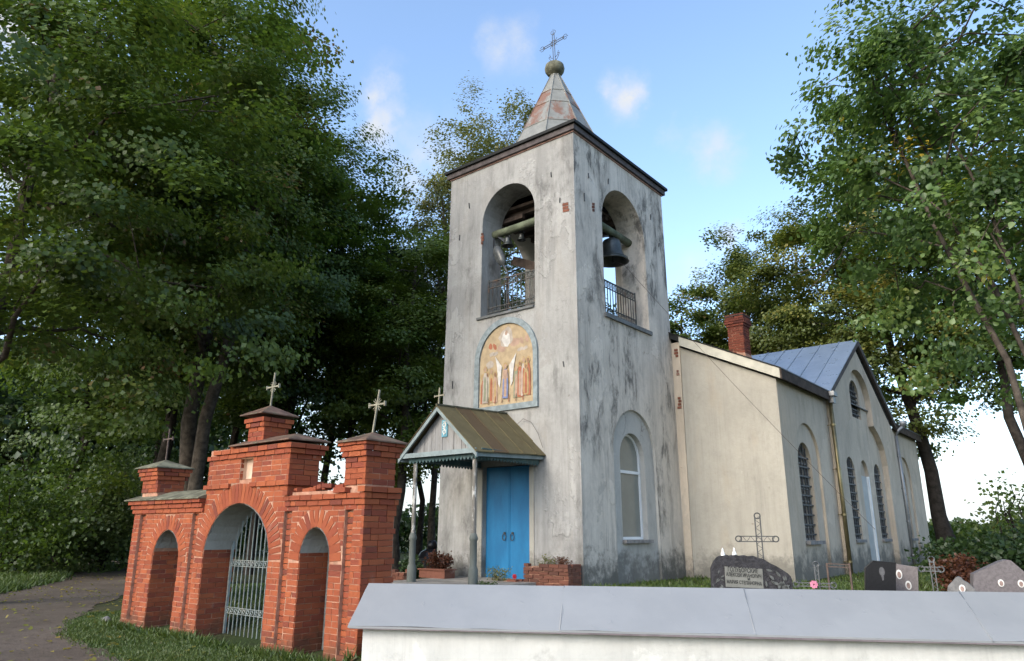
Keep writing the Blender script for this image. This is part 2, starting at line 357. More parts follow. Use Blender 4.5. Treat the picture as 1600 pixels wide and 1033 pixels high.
def coping_mat():
    t = NT('coping_paint'); n = t.noise(1.1, 7, .6)
    c = t.mix(t.ramp(n, .35, .65), (.25, .257, .262), (.275, .282, .287))
    c = t.mix(t.math('MULTIPLY', t.objrand(), .06), c, (.21, .225, .245))
    c = t.mix(t.math('MULTIPLY', t.ramp(t.noise(5, 9, .75), .62, .78), .22), c, (.20, .21, .215))
    c = t.mix(t.math('MULTIPLY', t.ramp(t.noise(1.2, 8, .7, t.map((3, 3, .6))), .56, .74), .14), c, (.22, .23, .24))
    h = t.math('ADD', t.math('MULTIPLY', t.noise(1.6, 3, .5), 2.0), t.math('MULTIPLY', t.ramp(t.noise(10, 4, .6, None, .6), .63, .70), .16))
    t.bump(h, .02, .6); return t.fin(c, .42, 0, .45)
M['coping_paint'] = coping_mat()
M['coping_edge'] = simple('coping_edge', (.20, .17, .18), .7, .1, .3, 4)
def dirt_mat(name, a, b, c3, gscale=1.0):
    t = NT(name); c = t.mix(t.ramp(t.noise(.5*gscale, 8, .65), .35, .65), a, b)
    c = t.mix(t.ramp(t.noise(7, 9, .75), .48, .70, 0, .75), c, c3)
    c = t.mix(t.ramp(t.noise(38, 6, .7), .55, .75, 0, .6), c, tuple(min(1, x*1.7) for x in b))
    t.bump(t.math('ADD', t.noise(30, 8, .7), t.math('MULTIPLY', t.noise(2.5, 5, .6), 2)), .03, .7); return t.fin(c, .97, 0, .1)
M['road'] = dirt_mat('road', (.108, .086, .066), (.148, .121, .097), (.070, .055, .044))
def ground_mat():
    t = NT('ground'); c = t.mix(t.ramp(t.noise(.35, 8, .65), .4, .62), (.040, .058, .020), (.075, .072, .038))
    c = t.mix(t.ramp(t.noise(5, 9, .75), .45, .7, 0, .8), c, (.030, .034, .015))
    c = t.mix(t.ramp(t.noise(1.1, 8, .7), .60, .72, 0, .7), c, (.12, .098, .07))
    cc = t.n('ShaderNodeVectorMath', operation='LENGTH'); t.l(t.coord(), cc.inputs[0])
    c = t.mix(t.ramp(cc.outputs['Value'], 60, 140), c, (.11, .115, .045))
    t.bump(t.noise(18, 8, .7), .04, .8); return t.fin(c, .97, 0, .1)
M['ground'] = ground_mat()
def leaf_mat(name, stops, trans=.42):
    t = NT(name); c = t.cramp(t.attr('tint'), stops)
    for n in list(t.t.nodes):
        if n == t.b: t.t.nodes.remove(n)
    d = t.n('ShaderNodeBsdfDiffuse'); tr = t.n('ShaderNodeBsdfTranslucent'); g = t.n('ShaderNodeBsdfGlossy'); g.inputs['Roughness'].default_value = .45
    t.l(c, d.inputs[0]); t.l(t.mix(1, c, (1.25, 1.3, .7), 'MULTIPLY'), tr.inputs[0]); g.inputs[0].default_value = (.9, .95, 1, 1)
    m1 = t.n('ShaderNodeMixShader'); m1.inputs[0].default_value = trans; t.l(d.outputs[0], m1.inputs[1]); t.l(tr.outputs[0], m1.inputs[2])
    m2 = t.n('ShaderNodeMixShader'); m2.inputs[0].default_value = .028; t.l(m1.outputs[0], m2.inputs[1]); t.l(g.outputs[0], m2.inputs[2])
    t.l(m2.outputs[0], t.out.inputs[0]); return t.mat
G1, G2, G3 = (.052, .086, .018), (.092, .142, .026), (.145, .190, .036)
M['leaf_maple'] = leaf_mat('leaf_maple', [(0, G1), (.35, G2), (.7, (.125, .170, .034)), (.90, (.17, .175, .045)), (.96, (.20, .13, .06)), (1, (.21, .12, .06))])
M['leaf_maple_light'] = leaf_mat('leaf_maple_light', [(0, G2), (.4, G3), (.8, (0.132, 0.168, 0.030)), (1, (0.204, 0.192, 0.036))])
M['leaf_yellow'] = leaf_mat('leaf_yellow', [(0, (0.081, 0.111, 0.029)), (.4, (0.152, 0.179, 0.043)), (.75, (0.251, 0.233, 0.054)), (1, (0.340, 0.251, 0.063))])
M['leaf_pale'] = leaf_mat('leaf_pale', [(0, (0.112, 0.128, 0.053)), (.4, (0.173, 0.180, 0.072)), (.75, (0.240, 0.225, 0.090)), (1, (0.285, 0.210, 0.083))])
M['leaf_lime'] = leaf_mat('leaf_lime', [(0, (0.062, 0.109, 0.038)), (.45, (0.113, 0.184, 0.052)), (.8, (0.194, 0.272, 0.078)), (.95, (0.281, 0.316, 0.087)), (1, (0.526, 0.386, 0.052))])
M['leaf_dark'] = leaf_mat('leaf_dark', [(0, (0.023, 0.042, 0.015)), (.5, (0.042, 0.076, 0.023)), (1, (0.085, 0.123, 0.034))])
M['leaf_red'] = leaf_mat('leaf_red', [(0, (.085, .035, .022)), (.5, (.13, .05, .028)), (1, (.19, .09, .04))])
M['leaf_bush'] = leaf_mat('leaf_bush', [(0, (0.055, 0.083, 0.028)), (.5, (0.104, 0.145, 0.048)), (1, (0.193, 0.235, 0.083))])
M['grass'] = leaf_mat('grass', [(0, (.040, .065, .014)), (.5, (.075, .115, .026)), (.85, (.115, .145, .04)), (1, (.17, .15, .06))], .25)
M['bark'] = simple('bark', (.085, .070, .056), .95, 0, .45, 6, .02, .1)
M['bark_dark'] = simple('bark_dark', (.040, .034, .029), .95, 0, .4, 6, .02, .1)
M['granite_black'] = simple('granite_black', (.010, .010, .012), .3, 0, .3, 40, 0, .3)
M['granite_rough'] = simple('granite_rough', (.030, .028, .032), .6, 0, .6, 14, .02, .4)
M['granite_carved'] = simple('granite_carved', (.11, .115, .11), .7, 0, .4, 12, .01, .3)
M['granite_grey'] = simple('granite_grey', (.155, .135, .135), .45, 0, .25, 30, .002, .4)
M['stone_grey'] = simple('stone_grey', (.18, .175, .17), .85, 0, .3, 10, .01)
M['plaque_stone'] = simple('plaque_stone', (.185, .185, .165), .6, 0, .15, 8, .002)
M['plaque_text'] = simple('plaque_text', (.025, .025, .025), .7, 0, .1, 8)
M['photo_white'] = simple('photo_white', (.72, .70, .66), .3, 0, .08, 8)
M['photo_face'] = simple('photo_face', (.30, .21, .18), .3, 0, .4, 14)
M['portrait'] = simple('portrait', (.10, .10, .105), .4, 0, .4, 9)
M['silver'] = simple('silver', (.13, .135, .14), .45, .5, .2, 9)
M['flower_pink'] = simple('flower_pink', (.60, .22, .32), .8, 0, .3, 9)
M['flower_red'] = simple('flower_red', (.50, .03, .05), .8, 0, .3, 9)
M['flower_lilac'] = simple('flower_lilac', (.36, .24, .34), .8, 0, .3, 9)
M['ceramic'] = simple('ceramic', (.8, .8, .78), .4, 0, .05, 9)
M['wire'] = simple('wire', (.12, .10, .09), .7, .2, .2, 9)
M['pink_plaster'] = simple('pink_plaster', (.42, .25, .21), .95, 0, .3, 5, .004)
M['void'] = simple('void', (.018, .017, .016), .95, 0, .2, 5)
M['lamp_glass'] = simple('lamp_glass', (.085, .09, .09), .25, .1, .3, 6)
def flat(name, col): return simple(name, col, .85, 0, .18, 7)
ICON = [flat('icon_'+k, c) for k, c in (('ochre', (.42, .32, .20)), ('pale', (.42, .36, .30)), ('white', (.58, .55, .51)), ('rust', (.35, .13, .075)), ('blue', (.18, .21, .34)), ('green', (.24, .25, .17)), ('rose', (.40, .27, .20)), ('gold', (.40, .28, .14)), ('dark', (.24, .14, .09)))]

# ------------------------------------------------------------------ ground
def sstep(x): x = np.clip(x, 0, 1); return x*x*(3-2*x)
WD = np.array([math.cos(R(30)), math.sin(R(30))]); WN = np.array([-WD[1], WD[0]])
RIDGE0 = np.array([1.54, -7.03])
def hgt(x, y):
    x = np.asarray(x, float); y = np.asarray(y, float)
    a = sstep((y+6.9)/2.5)                                   # behind the gate line
    wd = (x-RIDGE0[0])*WN[0]+(y-RIDGE0[1])*WN[1]
    b = np.where(x > 1.3, sstep((wd+.2)/.6), 1)
    a = np.where(x > 1.3, 1, a)
    l = sstep((x+9.0)/3.6)                                    # churchyard ends at the left, the lane runs past it
    ins = a*b*l
    far = sstep((y-18)/25)*-.35
    return -.5+.5*ins+far*ins+.02*np.sin(x*1.3)*np.cos(y*1.1)
def axis(n, near, farr):
    t = np.linspace(-1, 1, n); return np.sign(t)*(near*np.abs(t)+(farr-near)*np.abs(t)**7)
gx = axis(241, 48, 2600)-2; gy = axis(241, 48, 2600)-2
GX, GY = np.meshgrid(gx, gy); GZ = hgt(GX, GY)
me = bpy.data.meshes.new('ground'); n = len(gx)
vv = np.stack([GX, GY, GZ], -1).reshape(-1, 3)
ii = np.arange(n*n).reshape(n, n); q = np.stack([ii[:-1, :-1], ii[:-1, 1:], ii[1:, 1:], ii[1:, :-1]], -1).reshape(-1, 4)
me.from_pydata(vv.tolist(), [], q.tolist()); me.polygons.foreach_set('use_smooth', [True]*len(me.polygons))
o = link('ground', me, M['ground']); o['kind'] = 'structure'
# the dirt lane, 8 mm above the ground
ROAD = [(6, -9.3), (1.0, -8.75), (-1.5, -8.5), (-3.4, -8.2), (-4.7, -8.0), (-6.3, -7.3), (-7.6, -6.6), (-9.5, -5.6), (-11.2, -4.3), (-15.0, -2.3), (-21.4, .6), (-32, 5.5), (-40, 8), (-41, 5.5), (-32, 2.6), (-24, -.9), (-19.2, -2.9), (-16.1, -4.9), (-12.9, -7.2), (-12.5, -12), (-18, -18), (-6, -26), (16, -20), (16, -10)]
def in_poly(px, py, poly):
    c = np.zeros(np.shape(px), bool); n = len(poly)
    for i in range(n):
        x0, y0 = poly[i]; x1, y1 = poly[(i+1) % n]
        if y0 == y1: continue
        k = ((y0 > py) != (y1 > py)) & (px < (x1-x0)*(py-y0)/(y1-y0)+x0); c ^= k
    return c
def resample(poly, step):
    o = []
    for i in range(len(poly)):
        a = np.array(poly[i]); b = np.array(poly[(i+1) % len(poly)]); m = max(1, int(np.linalg.norm(b-a)/step))
        for k in range(m): o.append(a+(b-a)*k/m)
    return o
rp = [p+rng.normal(0, .05, 2) for p in resample(ROAD, .35)]
bm = bmesh.new(); vs = [bm.verts.new((p[0], p[1], 0)) for p in rp]; f = bm.faces.new(vs)
bmesh.ops.triangulate(bm, faces=[f])
for k in range(3): bmesh.ops.subdivide_edges(bm, edges=[e for e in bm.edges if e.calc_length() > 1.2], cuts=1); bmesh.ops.triangulate(bm, faces=bm.faces)
for v in bm.verts: v.co.z = float(hgt(v.co.x, v.co.y))+.012
bmesh.ops.recalc_face_normals(bm, faces=bm.faces)
me = bpy.data.meshes.new('dirt_road'); bm.to_mesh(me); bm.free()
if me.polygons[0].normal.z < 0: me.flip_normals()
o = link('dirt_road', me, M['road']); o['kind'] = 'structure'

# ------------------------------------------------------------------ church
CX, CY = -2.155, 2.37
def T(x, y, z):
    k = 1-.0070*z/2.26; return (CX+(x-CX)*k, CY+(y-CY)*k, z)
church = thing('church', 'old whitewashed plaster church with a square bell tower, spire and blue door', 'church', (CX, 4.0, 0))
TW, TD, TH = 4.31, 4.74, 10.72
def front(s, z, d): return T(s, d, z)
def side(s, z, d): return T(-d, s, z)
def back(s, z, d): return T(s, TD-d, z)
def left(s, z, d): return T(-TW+d, s, z)
bel_f = arch(-3.05, -1.25, 6.40, 9.02, .90, 18); bel_s = arch(1.25, 3.50, 6.25, 8.80, 1.12, 18)
door_h = rect(-2.84, -1.42, -.1, 2.62)
def inner(dep, mp, s0, s1, hole, m):
    m.plate([(s0, 6.2), (s1, 6.2), (s1, 9.9), (s0, 9.9)], [hole], mp, dep)
TT = .80
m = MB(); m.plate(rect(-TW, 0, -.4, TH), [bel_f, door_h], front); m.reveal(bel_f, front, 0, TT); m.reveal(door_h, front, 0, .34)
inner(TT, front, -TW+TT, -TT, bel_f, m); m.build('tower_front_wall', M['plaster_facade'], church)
rec = arch(1.38, 3.42, .02, 2.98, 1.04, 18); win = arch(1.77, 2.96, .95, 2.83, .62, 16)
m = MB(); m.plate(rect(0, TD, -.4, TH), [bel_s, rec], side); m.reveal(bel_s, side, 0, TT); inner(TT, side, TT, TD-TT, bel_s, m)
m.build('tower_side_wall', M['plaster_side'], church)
m = MB(); m.plate(rec, [win], side, .07); m.reveal(rec, side, 0, .07); m.reveal(win, side, .07, .30); m.build('window_recess', M['plaster_window'], church)
m = MB(); m.plate(rect(-TW, 0, -.4, TH), [bel_f], back); m.reveal(bel_f, back, 0, TT); inner(TT, back, -TW+TT, -TT, bel_f, m)
m.plate(rect(0, TD, -.4, TH), [bel_s], left); m.reveal(bel_s, left, 0, TT); inner(TT, left, TT, TD-TT, bel_s, m)
m.build('tower_rear_wall', M['plaster_reveal'], church)
m = MB(); m.box(-TW+.1, -.1, .1, TD-.1, 6.14, 6.24, f=T); m.build('belfry_floor', M['dark_wood'], church)
m = MB(); m.box(-TW+TT, -TT, TT, TD-TT, 9.62, 9.70, f=T)
for k in range(7): yy = 1.0+.44*k; m.box(-TW+TT, -TT, yy, yy+.12, 9.50, 9.615, f=T)
m.box(-3.3, -2.3, .86, .98, 9.30, 9.42); m.build('belfry_ceiling', M['dark_wood'], church)
# roof edge: fascia, dark drip, low hip roof
def ring(m, e0, e1, z0, z1):
    x0, x1, y0, y1 = T(-TW, 0, 10.7)[0], T(0, 0, 10.7)[0], T(0, 0, 10.7)[1], T(0, TD, 10.7)[1]
    o_ = [(x0-e1, y0-e1), (x1+e1, y0-e1), (x1+e1, y1+e1), (x0-e1, y1+e1)]; i_ = [(x0-e0, y0-e0), (x1+e0, y0-e0), (x1+e0, y1+e0), (x0-e0, y1+e0)]
    for k in range(4):
        a, b, c_, d = o_[k], o_[(k+1) % 4], i_[(k+1) % 4], i_[k]
        m.poly([(*a, z0), (*b, z0), (*b, z1), (*a, z1)]); m.poly([(*a, z0), (*b, z0), (*c_, z0), (*d, z0)]); m.poly([(*a, z1), (*b, z1), (*c_, z1), (*d, z1)])
        m.poly([(*d, z0), (*c_, z0), (*c_, z1), (*d, z1)])
    return o_
m = MB(); ring(m, -.02, .03, 10.69, 10.73); m.build('cornice_band', M['pink_plaster'], church)
m = MB(); ring(m, -.02, .09, 10.725, 10.87); m.build('fascia', M['fascia'], church)
m = MB(); oc = ring(m, .0, .15, 10.872, 10.95)
for k in range(4):
    a, b = oc[k], oc[(k+1) % 4]; c0 = np.array([CX, CY])
    a2 = c0+(np.array(a)-c0)*.5; b2 = c0+(np.array(b)-c0)*.5
    m.poly([(*a, 10.95), (*b, 10.95), (*b2, 11.75), (*a2, 11.75)])
m.build('tower_roof', M['roof_edge'], church)
# eight sided spire in three tiers of sheets
SX, SY = CX-.03, CY-.03
def spr(z): return .14+(14.46-z)*.452
for k in range(8):
    a0 = math.pi/4*k+math.pi/8; a1 = a0+math.pi/4
    for z0, z1 in ((11.2, 12.35), (12.35, 13.18), (13.18, 13.72), (13.72, 14.46)):
        m = MB(); P = lambda a, z, e=0: (SX+(spr(z)+e)*math.cos(a), SY+(spr(z)+e)*math.sin(a), z)
        m.poly([P(a0, z0), P(a1, z0), P(a1, z1, -.006), P(a0, z1, -.006)]); m.poly([P(a0, z0), P(a1, z0), P(a1, z0+.001, -.03), P(a0, z0+.001, -.03)])
        m.bar(P(a0, z0, .004), P(a0, z1, .004), .028, .028, (0, 0, 1)); m.bar(P(a0, z1-.008, .004), P(a1, z1-.008, .004), .018, .018)
        m.build('spire_sheet', M['spire_sheet'], church, recalc=False)
m = MB(); m.lathe((SX-.02, SY, 14.70), [(.12, -.30), (.14, -.2), (.22, -.18), (.29, -.07), (.305, .02), (.28, .13), (.20, .20), (.08, .235), (0, .24)], 20); ball = m.build('spire_ball', M['moss_sheet'], church, True)
m = MB(); cxx, cyy = SX-.02, SY; tl = .06
def cp(a, z): return Vector((cxx+a+(z-14.9)*-.035, cyy, z+a*tl))
for o_ in (-.035, .035): m.bar(cp(o_, 14.92), cp(o_, 16.02), .016); m.bar(cp(-.40, 15.66+o_), cp(.40, 15.66+o_), .016)
def scroll(c_, dx, dz):
    for s_ in (-1, 1):
        pts = [c_+Vector((dx*t*.16+s_*dz*.09*math.sin(t*2.6), 0, dz*t*.16+s_*dx*.09*math.sin(t*2.6))) for t in np.linspace(0, 1, 7)]
        m.tube(pts, .008, 5)
    m.bar(c_, c_+Vector((dx*.20, 0, dz*.20)), .012)
scroll(cp(-.34, 15.66), -1, 0); scroll(cp(.34, 15.66), 1, 0); scroll(cp(0, 15.96), 0, 1)
for s_ in (-1, 1): m.tube([cp(0, 14.98), cp(.12*s_, 15.06), cp(.20*s_, 15.22), cp(.13*s_, 15.24)], .010, 5); m.tube([cp(.03*s_, 15.12), cp(.13*s_, 15.18), cp(.16*s_, 15.32)], .008, 5)
m.tube([cp(.10*math.cos(a), 15.66+.10*math.sin(a)) for a in np.linspace(0, 6.28, 17)], .010, 5)
for a in (math.pi/4, 3*math.pi/4, 5*math.pi/4, 7*math.pi/4): m.bar(cp(.08*math.cos(a), 15.66+.08*math.sin(a)), cp(.20*math.cos(a), 15.66+.20*math.sin(a)), .010)
m.build('spire_cross', M['iron_dark'], church)
# belfry beams, rails, sills
m = MB(); m.tube([T(-3.25, .50, 8.86), T(-2.2, .52, 8.89), T(-1.1, .50, 8.90)], [.115, .105, .11], 10); m.build('bell_beam', M['beam_green'], church, True)
m = MB(); m.bar(T(-3.02, .46, 8.83), T(-3.02, .46, 8.45), .03); m.bar(T(-3.02, .46, 8.45), T(-2.94, .46, 8.40), .03); m.bar(T(-2.9, .50, 8.8), T(-2.65, .7, 8.55), .08, .08); m.build('beam_bracket', M['iron_dark'], church)
m = MB(); m.tube([T(-.52, 1.1, 9.02), T(-.5, 2.3, 8.97), T(-.5, 3.62, 8.93)], [.10, .105, .11], 10); m.build('bell_beam', M['beam_green'], church, True)
m = MB(); m.bar(T(-2.95, 1.2, 8.32), T(-.7, 1.2, 7.30), .06, .24); m.build('belfry_plank', M['dark_wood'], church)
def railing(mp, s0, s1, z0, z1, d, n):
    m = MB()
    for z, h in ((z1-.02, .035), (z1-.20, .022), (z0+.16, .022), (z0+.03, .03)): m.bar(mp(s0, z, d), mp(s1, z, d), .03, h)
    for s in (s0, s1): m.bar(mp(s, z0, d), mp(s, z1+.03, d), .035)
    k = 2*n
    for i in range(k): s = s0+(s1-s0)*(i+.5)/k; m.tube([mp(s+.042*math.cos(a), z0+.085+.042*math.sin(a), d) for a in np.linspace(0, 6.28, 9)], .007, 4, cap=False); m.tube([mp(s+.05*math.cos(a), z1-.11+.05*math.sin(a), d) for a in np.linspace(0, 6.28, 9)], .007, 4, cap=False)
    r = m.build('railing', M['iron_rail'], church)
    for i in range(1, n):
        s = s0+(s1-s0)*i/n; b = MB(); b.bar(mp(s, z0+.04, d), mp(s, z1-.03, d), .018); b.build('baluster', M['iron_rail'], r)
railing(front, -2.92, -1.27, 6.52, 7.42, .17, 12); railing(side, 1.28, 3.10, 6.36, 7.26, .17, 14)
m = MB(); m.box(-3.16, -1.27, -.05, .40, 6.36, 6.42, f=lambda x, y, z: T(x, y, z)); m.build('belfry_sill', M['lead_sill'], church)
m = MB(); m.box(-.40, .06, 1.2, 3.56, 6.17, 6.27, f=T); m.build('belfry_sill', M['lead_sill'], church)
# wall anchors and bare brick patches
def anchor(mp, s, z):
    m = MB(); m.obox(mp(s, z, -.012), Vector(mp(s+.011, z, 0))-Vector(mp(s, z, 0)), Vector(mp(s, z, .012))-Vector(mp(s, z, 0)), (random.uniform(-.012, .012), 0, random.uniform(.06, .11)))
    m.build('wall_anchor', M['iron_dark'], church)
import sys
def hitplane(u, v, ax, val):
    d = fw+(u-800)/FPX*r2-(v-516.5)/FPX*u2; t = (val-CAM[ax])/d[ax]; return CAM+t*d
for u, v in ((863, 272), (877, 312), (716, 372), (782, 420), (731, 322), (883, 569), (707, 602)): p = hitplane(u, v, 1, .05); anchor(front, p[0]*1.0, p[2])
for u, v in ((918, 273), (911, 307), (1018, 340), (1031, 384), (950, 283)): p = hitplane(u, v, 0, -.05); anchor(side, p[1], p[2])
def bare(mp, s, z, wd, n):
    for k in range(n):
        m = MB(); ww = wd*random.uniform(.6, 1); ss = s+random.uniform(-.03, .03); e = random.uniform(-.02, .02)
        m.obox(mp(ss, z-.085*k, 0), Vector(mp(ss+ww/2, z+e, 0))-Vector(mp(ss, z, 0)), Vector(mp(s, z, .012))-Vector(mp(s, z, 0)), (0, 0, .034)); m.build('bare_brick', M['brick_old'], church)
for u, v, wd, n in ((753, 366, .11, 4), (886, 318, .20, 3)): p = hitplane(u, v, 1, .05); bare(front, p[0], p[2], wd, n)
for u, v, wd, n in ((926, 318, .14, 3),): p = hitplane(u, v, 0, -.05); bare(side, p[1], p[2], wd, n)
for y0, z0, k in ((4.742, 5.95, 3), (4.742, 5.35, 2), (4.742, 4.6, 4)):
    for i in range(k):
        m = MB(); m.box(.06+random.uniform(-.02, .03), .06+random.uniform(.06, .11), 4.675, 4.70, z0-.085*i, z0-.085*i+.062); m.build('bare_brick', M['brick_old'], church)
# icon in its arched frame over the porch
icf = arch(-3.17, -1.145, 3.92, 5.22, 1.03, 22); ici = arch(-3.015, -1.275, 4.06, 5.20, .90, 22)
m = MB(); m.plate(icf, [ici], front, -.06); m.reveal(icf, front, -.06, .01); m.reveal(ici, front, -.06, -.01); m.build('icon_frame', M['frame_grey'], church)
m = MB(); m.plate(ici, [], front, -.012, 0)
def blob(cx_, cz, rx, rz, mi, d, n=9, rot=0, seed=0):
    rr = random.Random(seed); pts = []
    for i in range(n):
        a = 2*math.pi*i/n; k = rr.uniform(.75, 1.15); x = rx*k*math.cos(a); z = rz*k*math.sin(a)
        pts.append(front(cx_+x*math.cos(rot)-z*math.sin(rot), cz+x*math.sin(rot)+z*math.cos(rot), d))
    m.poly(pts, mi)
ic = -2.145
for k in range(14): blob(ic+random.uniform(-.75, .75), random.uniform(4.2, 5.6), .13, .11, random.choice((1, 7, 0, 6)), -.0132-.0003*k, seed=k)
blob(ic+.0, 5.76, .26, .26, 1, -.018, 14, 0, 31); blob(ic, 5.70, .15, .20, 2, -.0192, 10, 0, 32); blob(ic, 5.86, .05, .06, 6, -.0204, 8, 0, 33)
for sx in (-.52, .50, .66, -.38): blob(ic+sx, 5.48+abs(sx)*.2, .06, .10, 6 if sx > 0 else 3, -.0186, 8, .4, int(90+sx*10)); blob(ic+sx*.9, 5.38, .10, .05, 1, -.0195, 8, .3, int(70+sx*10))
def figure(x, z0, h, mi, mi2, d, seed, wd=.075):
    rr = random.Random(seed)
    pts = [(-wd*1.1, 0), (wd*1.0, rr.uniform(-.02, .02)), (wd*1.1, h*.35), (wd*.95, h*.66), (wd*.5, h*.80), (-wd*.5, h*.80), (-wd*.95, h*.64), (-wd*1.0, h*.3)]
    m.poly([front(x+a, z0+b, d) for a, b in pts], mi)
    m.poly([front(x+a*.45, z0+b*.8+h*.05, d-.0008) for a, b in pts], mi2)
    blob(x, z0+h*.89, wd*.85, h*.10, 7, d-.0004, 10, 0, seed+5); blob(x, z0+h*.88, wd*.5, h*.065, 6 if seed % 2 else 8, d-.0012, 8, 0, seed+6)
cs = [(3, 8), (1, 5), (7, 3), (6, 7), (5, 6), (3, 6), (1, 3)]
for i, (x, dz) in enumerate(((-.74, -.05), (-.60, .03), (-.47, .10), (-.34, .0), (.33, .05), (.45, .14), (.57, .20), (.70, .17), (-.67, .18), (.64, .02))):
    a, b = cs[i % 7]; figure(ic+x, 4.16+max(0, x)*.10, .78+dz, a, b, -.020-.0018*i, 11+i)
for sx in (-1, 1): m.poly([front(ic+sx*a, b, -.0402) for a, b in ((.17, 4.50), (.12, 5.02), (.34, 5.30), (.27, 5.00), (.23, 4.60))], 2)
figure(ic+.0, 4.22, .90, 4, 6, -.0425, 51, .085); m.poly([front(ic+a, b, -.0450) for a, b in ((-.08, 4.70), (.08, 4.70), (.07, 4.92), (-.07, 4.92))], 6)
for k in range(6):
    x = ic-.55+.22*k; m.poly([front(x+a, 4.12+b, -.0455) for a, b in ((-.012, 0), (.012, 0), (.03, .18), (.015, .18))], 3 if k % 2 else 8)
m.build('icon_painting', ICON, church, recalc=False)
# blue double door
DP = .14
for i, (a, b) in enumerate(((-2.835, -2.133), (-2.127, -1.425))):
    m = MB(); m.box(a, b, DP, DP+.05, .10, 2.60)
    for z in (.72, 1.34, 1.96): m.box(a+.004, b-.004, DP-.004, DP, z, z+.006)
    m.box(a if i else b-.03, a+.03 if i else b, DP-.012, DP, .11, 2.59)
    d_ = m.build('door_leaf', M['door_blue'], church)
    hx = -2.25 if i == 0 else -2.01; m = MB()
    m.tube([(hx+.055*math.cos(t), DP-.035, 1.0+.075*math.sin(t)) for t in np.linspace(0, 6.28, 15)], .009, 6, cap=False); m.lathe((hx, DP-.02, 1.085), [(.0, -.03), (.03, -.02), (.03, .02), (0, .03)], 8); m.build('ring_handle', M['iron_dark'], d_)
    if i: m = MB(); m.box(hx+.42, hx+.48, DP-.02, DP, .30, .40); m.bar((hx+.42, DP-.02, .42), (hx+.50, DP-.02, .44), .012); m.build('latch', M['iron_dark'], d_)
m = MB(); m.box(-2.98, -2.845, -.014, .05, .10, 2.55); m.box(-1.415, -1.29, -.014, .05, .10, 2.55); m.build('door_surround', M['plaster_cream'], church)
m = MB(); m.box(-2.84, -1.42, -.05, .30, .0, .10); m.build('door_step', M['concrete'], church)
# tower side window
gd = .24; wi = arch(1.77, 2.96, .95, 2.83, .62, 16); wg = arch(1.83, 2.90, 1.01, 2.82, .57, 16)
m = MB(); m.plate(wi, [wg], side, gd-.03); m.reveal(wg, side, gd-.03, gd+.02); m.bar(side(1.83, 2.52, gd-.01), side(2.90, 2.52, gd-.01), .05, .07); wf = m.build('window_frame', M['white_frame'], church)
m = MB(); m.plate(rect(1.83, 2.90, 1.01, 2.52), [], side, gd); m.build('pane', M['blind'], wf)
m = MB(); m.plate(arch(1.83, 2.90, 2.52, 2.82, .57, 16), [], side, gd); m.build('pane', M['blind'], wf)
m = MB(); m.box(-.07-gd, .05, 1.74, 3.0, .87, .945, f=T); m.build('window_sill', M['stone_sill'], church)
# nave
NX, NY0, NY1, ZE = 2.74, 4.75, 21.2, 4.84
RX = CX; sl_ = .475
def nroof(x): return 5.02+(2.95-x)*sl_
m = MB(); xl = 2*RX-NX
m.poly([(xl, NY0, -.4), (NX, NY0, -.4), (NX, NY0, ZE), (RX, NY0, ZE+(NX-RX)*sl_), (xl, NY0, ZE)]); m.build('nave_front_wall', M['plaster_cream'], church)
m = MB(); m.box(-.05, .20, NY0-.05, NY0-.001, -.3, 6.2); m.build('corner_strip', M['plaster_nave'], church)
GX0 = 2.82; GY0, GY1, GYC = 8.85, 16.85, 12.70
def nside(s, z, d): return (NX-d, s, z)
rec1 = arch(5.72, 7.66, .30, 3.02, .92, 16); rec4 = arch(17.35, 19.25, .30, 3.02, .92, 16)
w1 = arch(6.02, 7.10, .92, 2.88, .54, 14); w4 = arch(17.6, 18.7, .92, 2.88, .52, 14)
m = MB(); m.plate(rect(NY0, GY0-.01, -.4, ZE+.05), [rec1], nside); m.plate(rect(GY1+.01, NY1, -.4, ZE+.05), [rec4], nside)
for rc, wn_ in ((rec1, w1), (rec4, w4)): m.reveal(rc, nside, 0, .07); m.plate(rc, [wn_], nside, .07); m.reveal(wn_, nside, .07, .36)
m.poly([(xl, NY1, -.4), (NX, NY1, -.4), (NX, NY1, ZE), (RX, NY1, ZE+(NX-RX)*sl_), (xl, NY1, ZE)]); m.poly([(xl, NY0, -.4), (xl, NY1, -.4), (xl, NY1, ZE), (xl, NY0, ZE)])
m.build('nave_side_wall', M['plaster_nave'], church)
def gside(s, z, d): return (GX0-d, s, z)
GDP = .18
big = [(9.95, .05), (15.2, .05), (15.2, 3.4)]
for i in range(1, 30):
    y = 15.2-i*(5.25/30)
    if 11.25 < y < 13.9: continue
    if y < 11.25 and len(big) < 40 and not any(p == (11.25, 5.3) for p in big):
        pass
    big.append((y, 3.4+1.45*math.sqrt(max(0, 1-((y-12.575)/2.625)**2))))
ri = [p for p in big if p[0] >= 13.9]; le = [p for p in big[3:] if p[0] <= 11.25]
zj = 3.4+1.45*math.sqrt(1-(1.325/2.625)**2)
niche = [(13.9, zj), (13.9, 5.32)]+[(12.575+1.325*math.cos(math.pi*i/16), 5.32+1.08*math.sin(math.pi*i/16)) for i in range(1, 16)]+[(11.25, 5.32), (11.25, zj)]
big = [(9.95, .05)]+ri+niche+le+[(9.95, 3.4)]
gw = arch(12.02, 13.12, 4.78, 5.55, .52, 14); w2 = arch(10.55, 11.50, .92, 2.90, .50, 14); w3 = arch(13.85, 14.80, .92, 2.90, .50, 14); dn = arch(12.18, 13.12, .10, 2.95, .46, 14)
gz = lambda y: 7.12-abs(y-GYC)*.585
m = MB(); m.plate([(GY0, -.4), (GY1, -.4), (GY1, gz(GY1)), (GYC, gz(GYC)), (GY0, gz(GY0))], [big], gside); m.reveal(big, gside, 0, GDP)
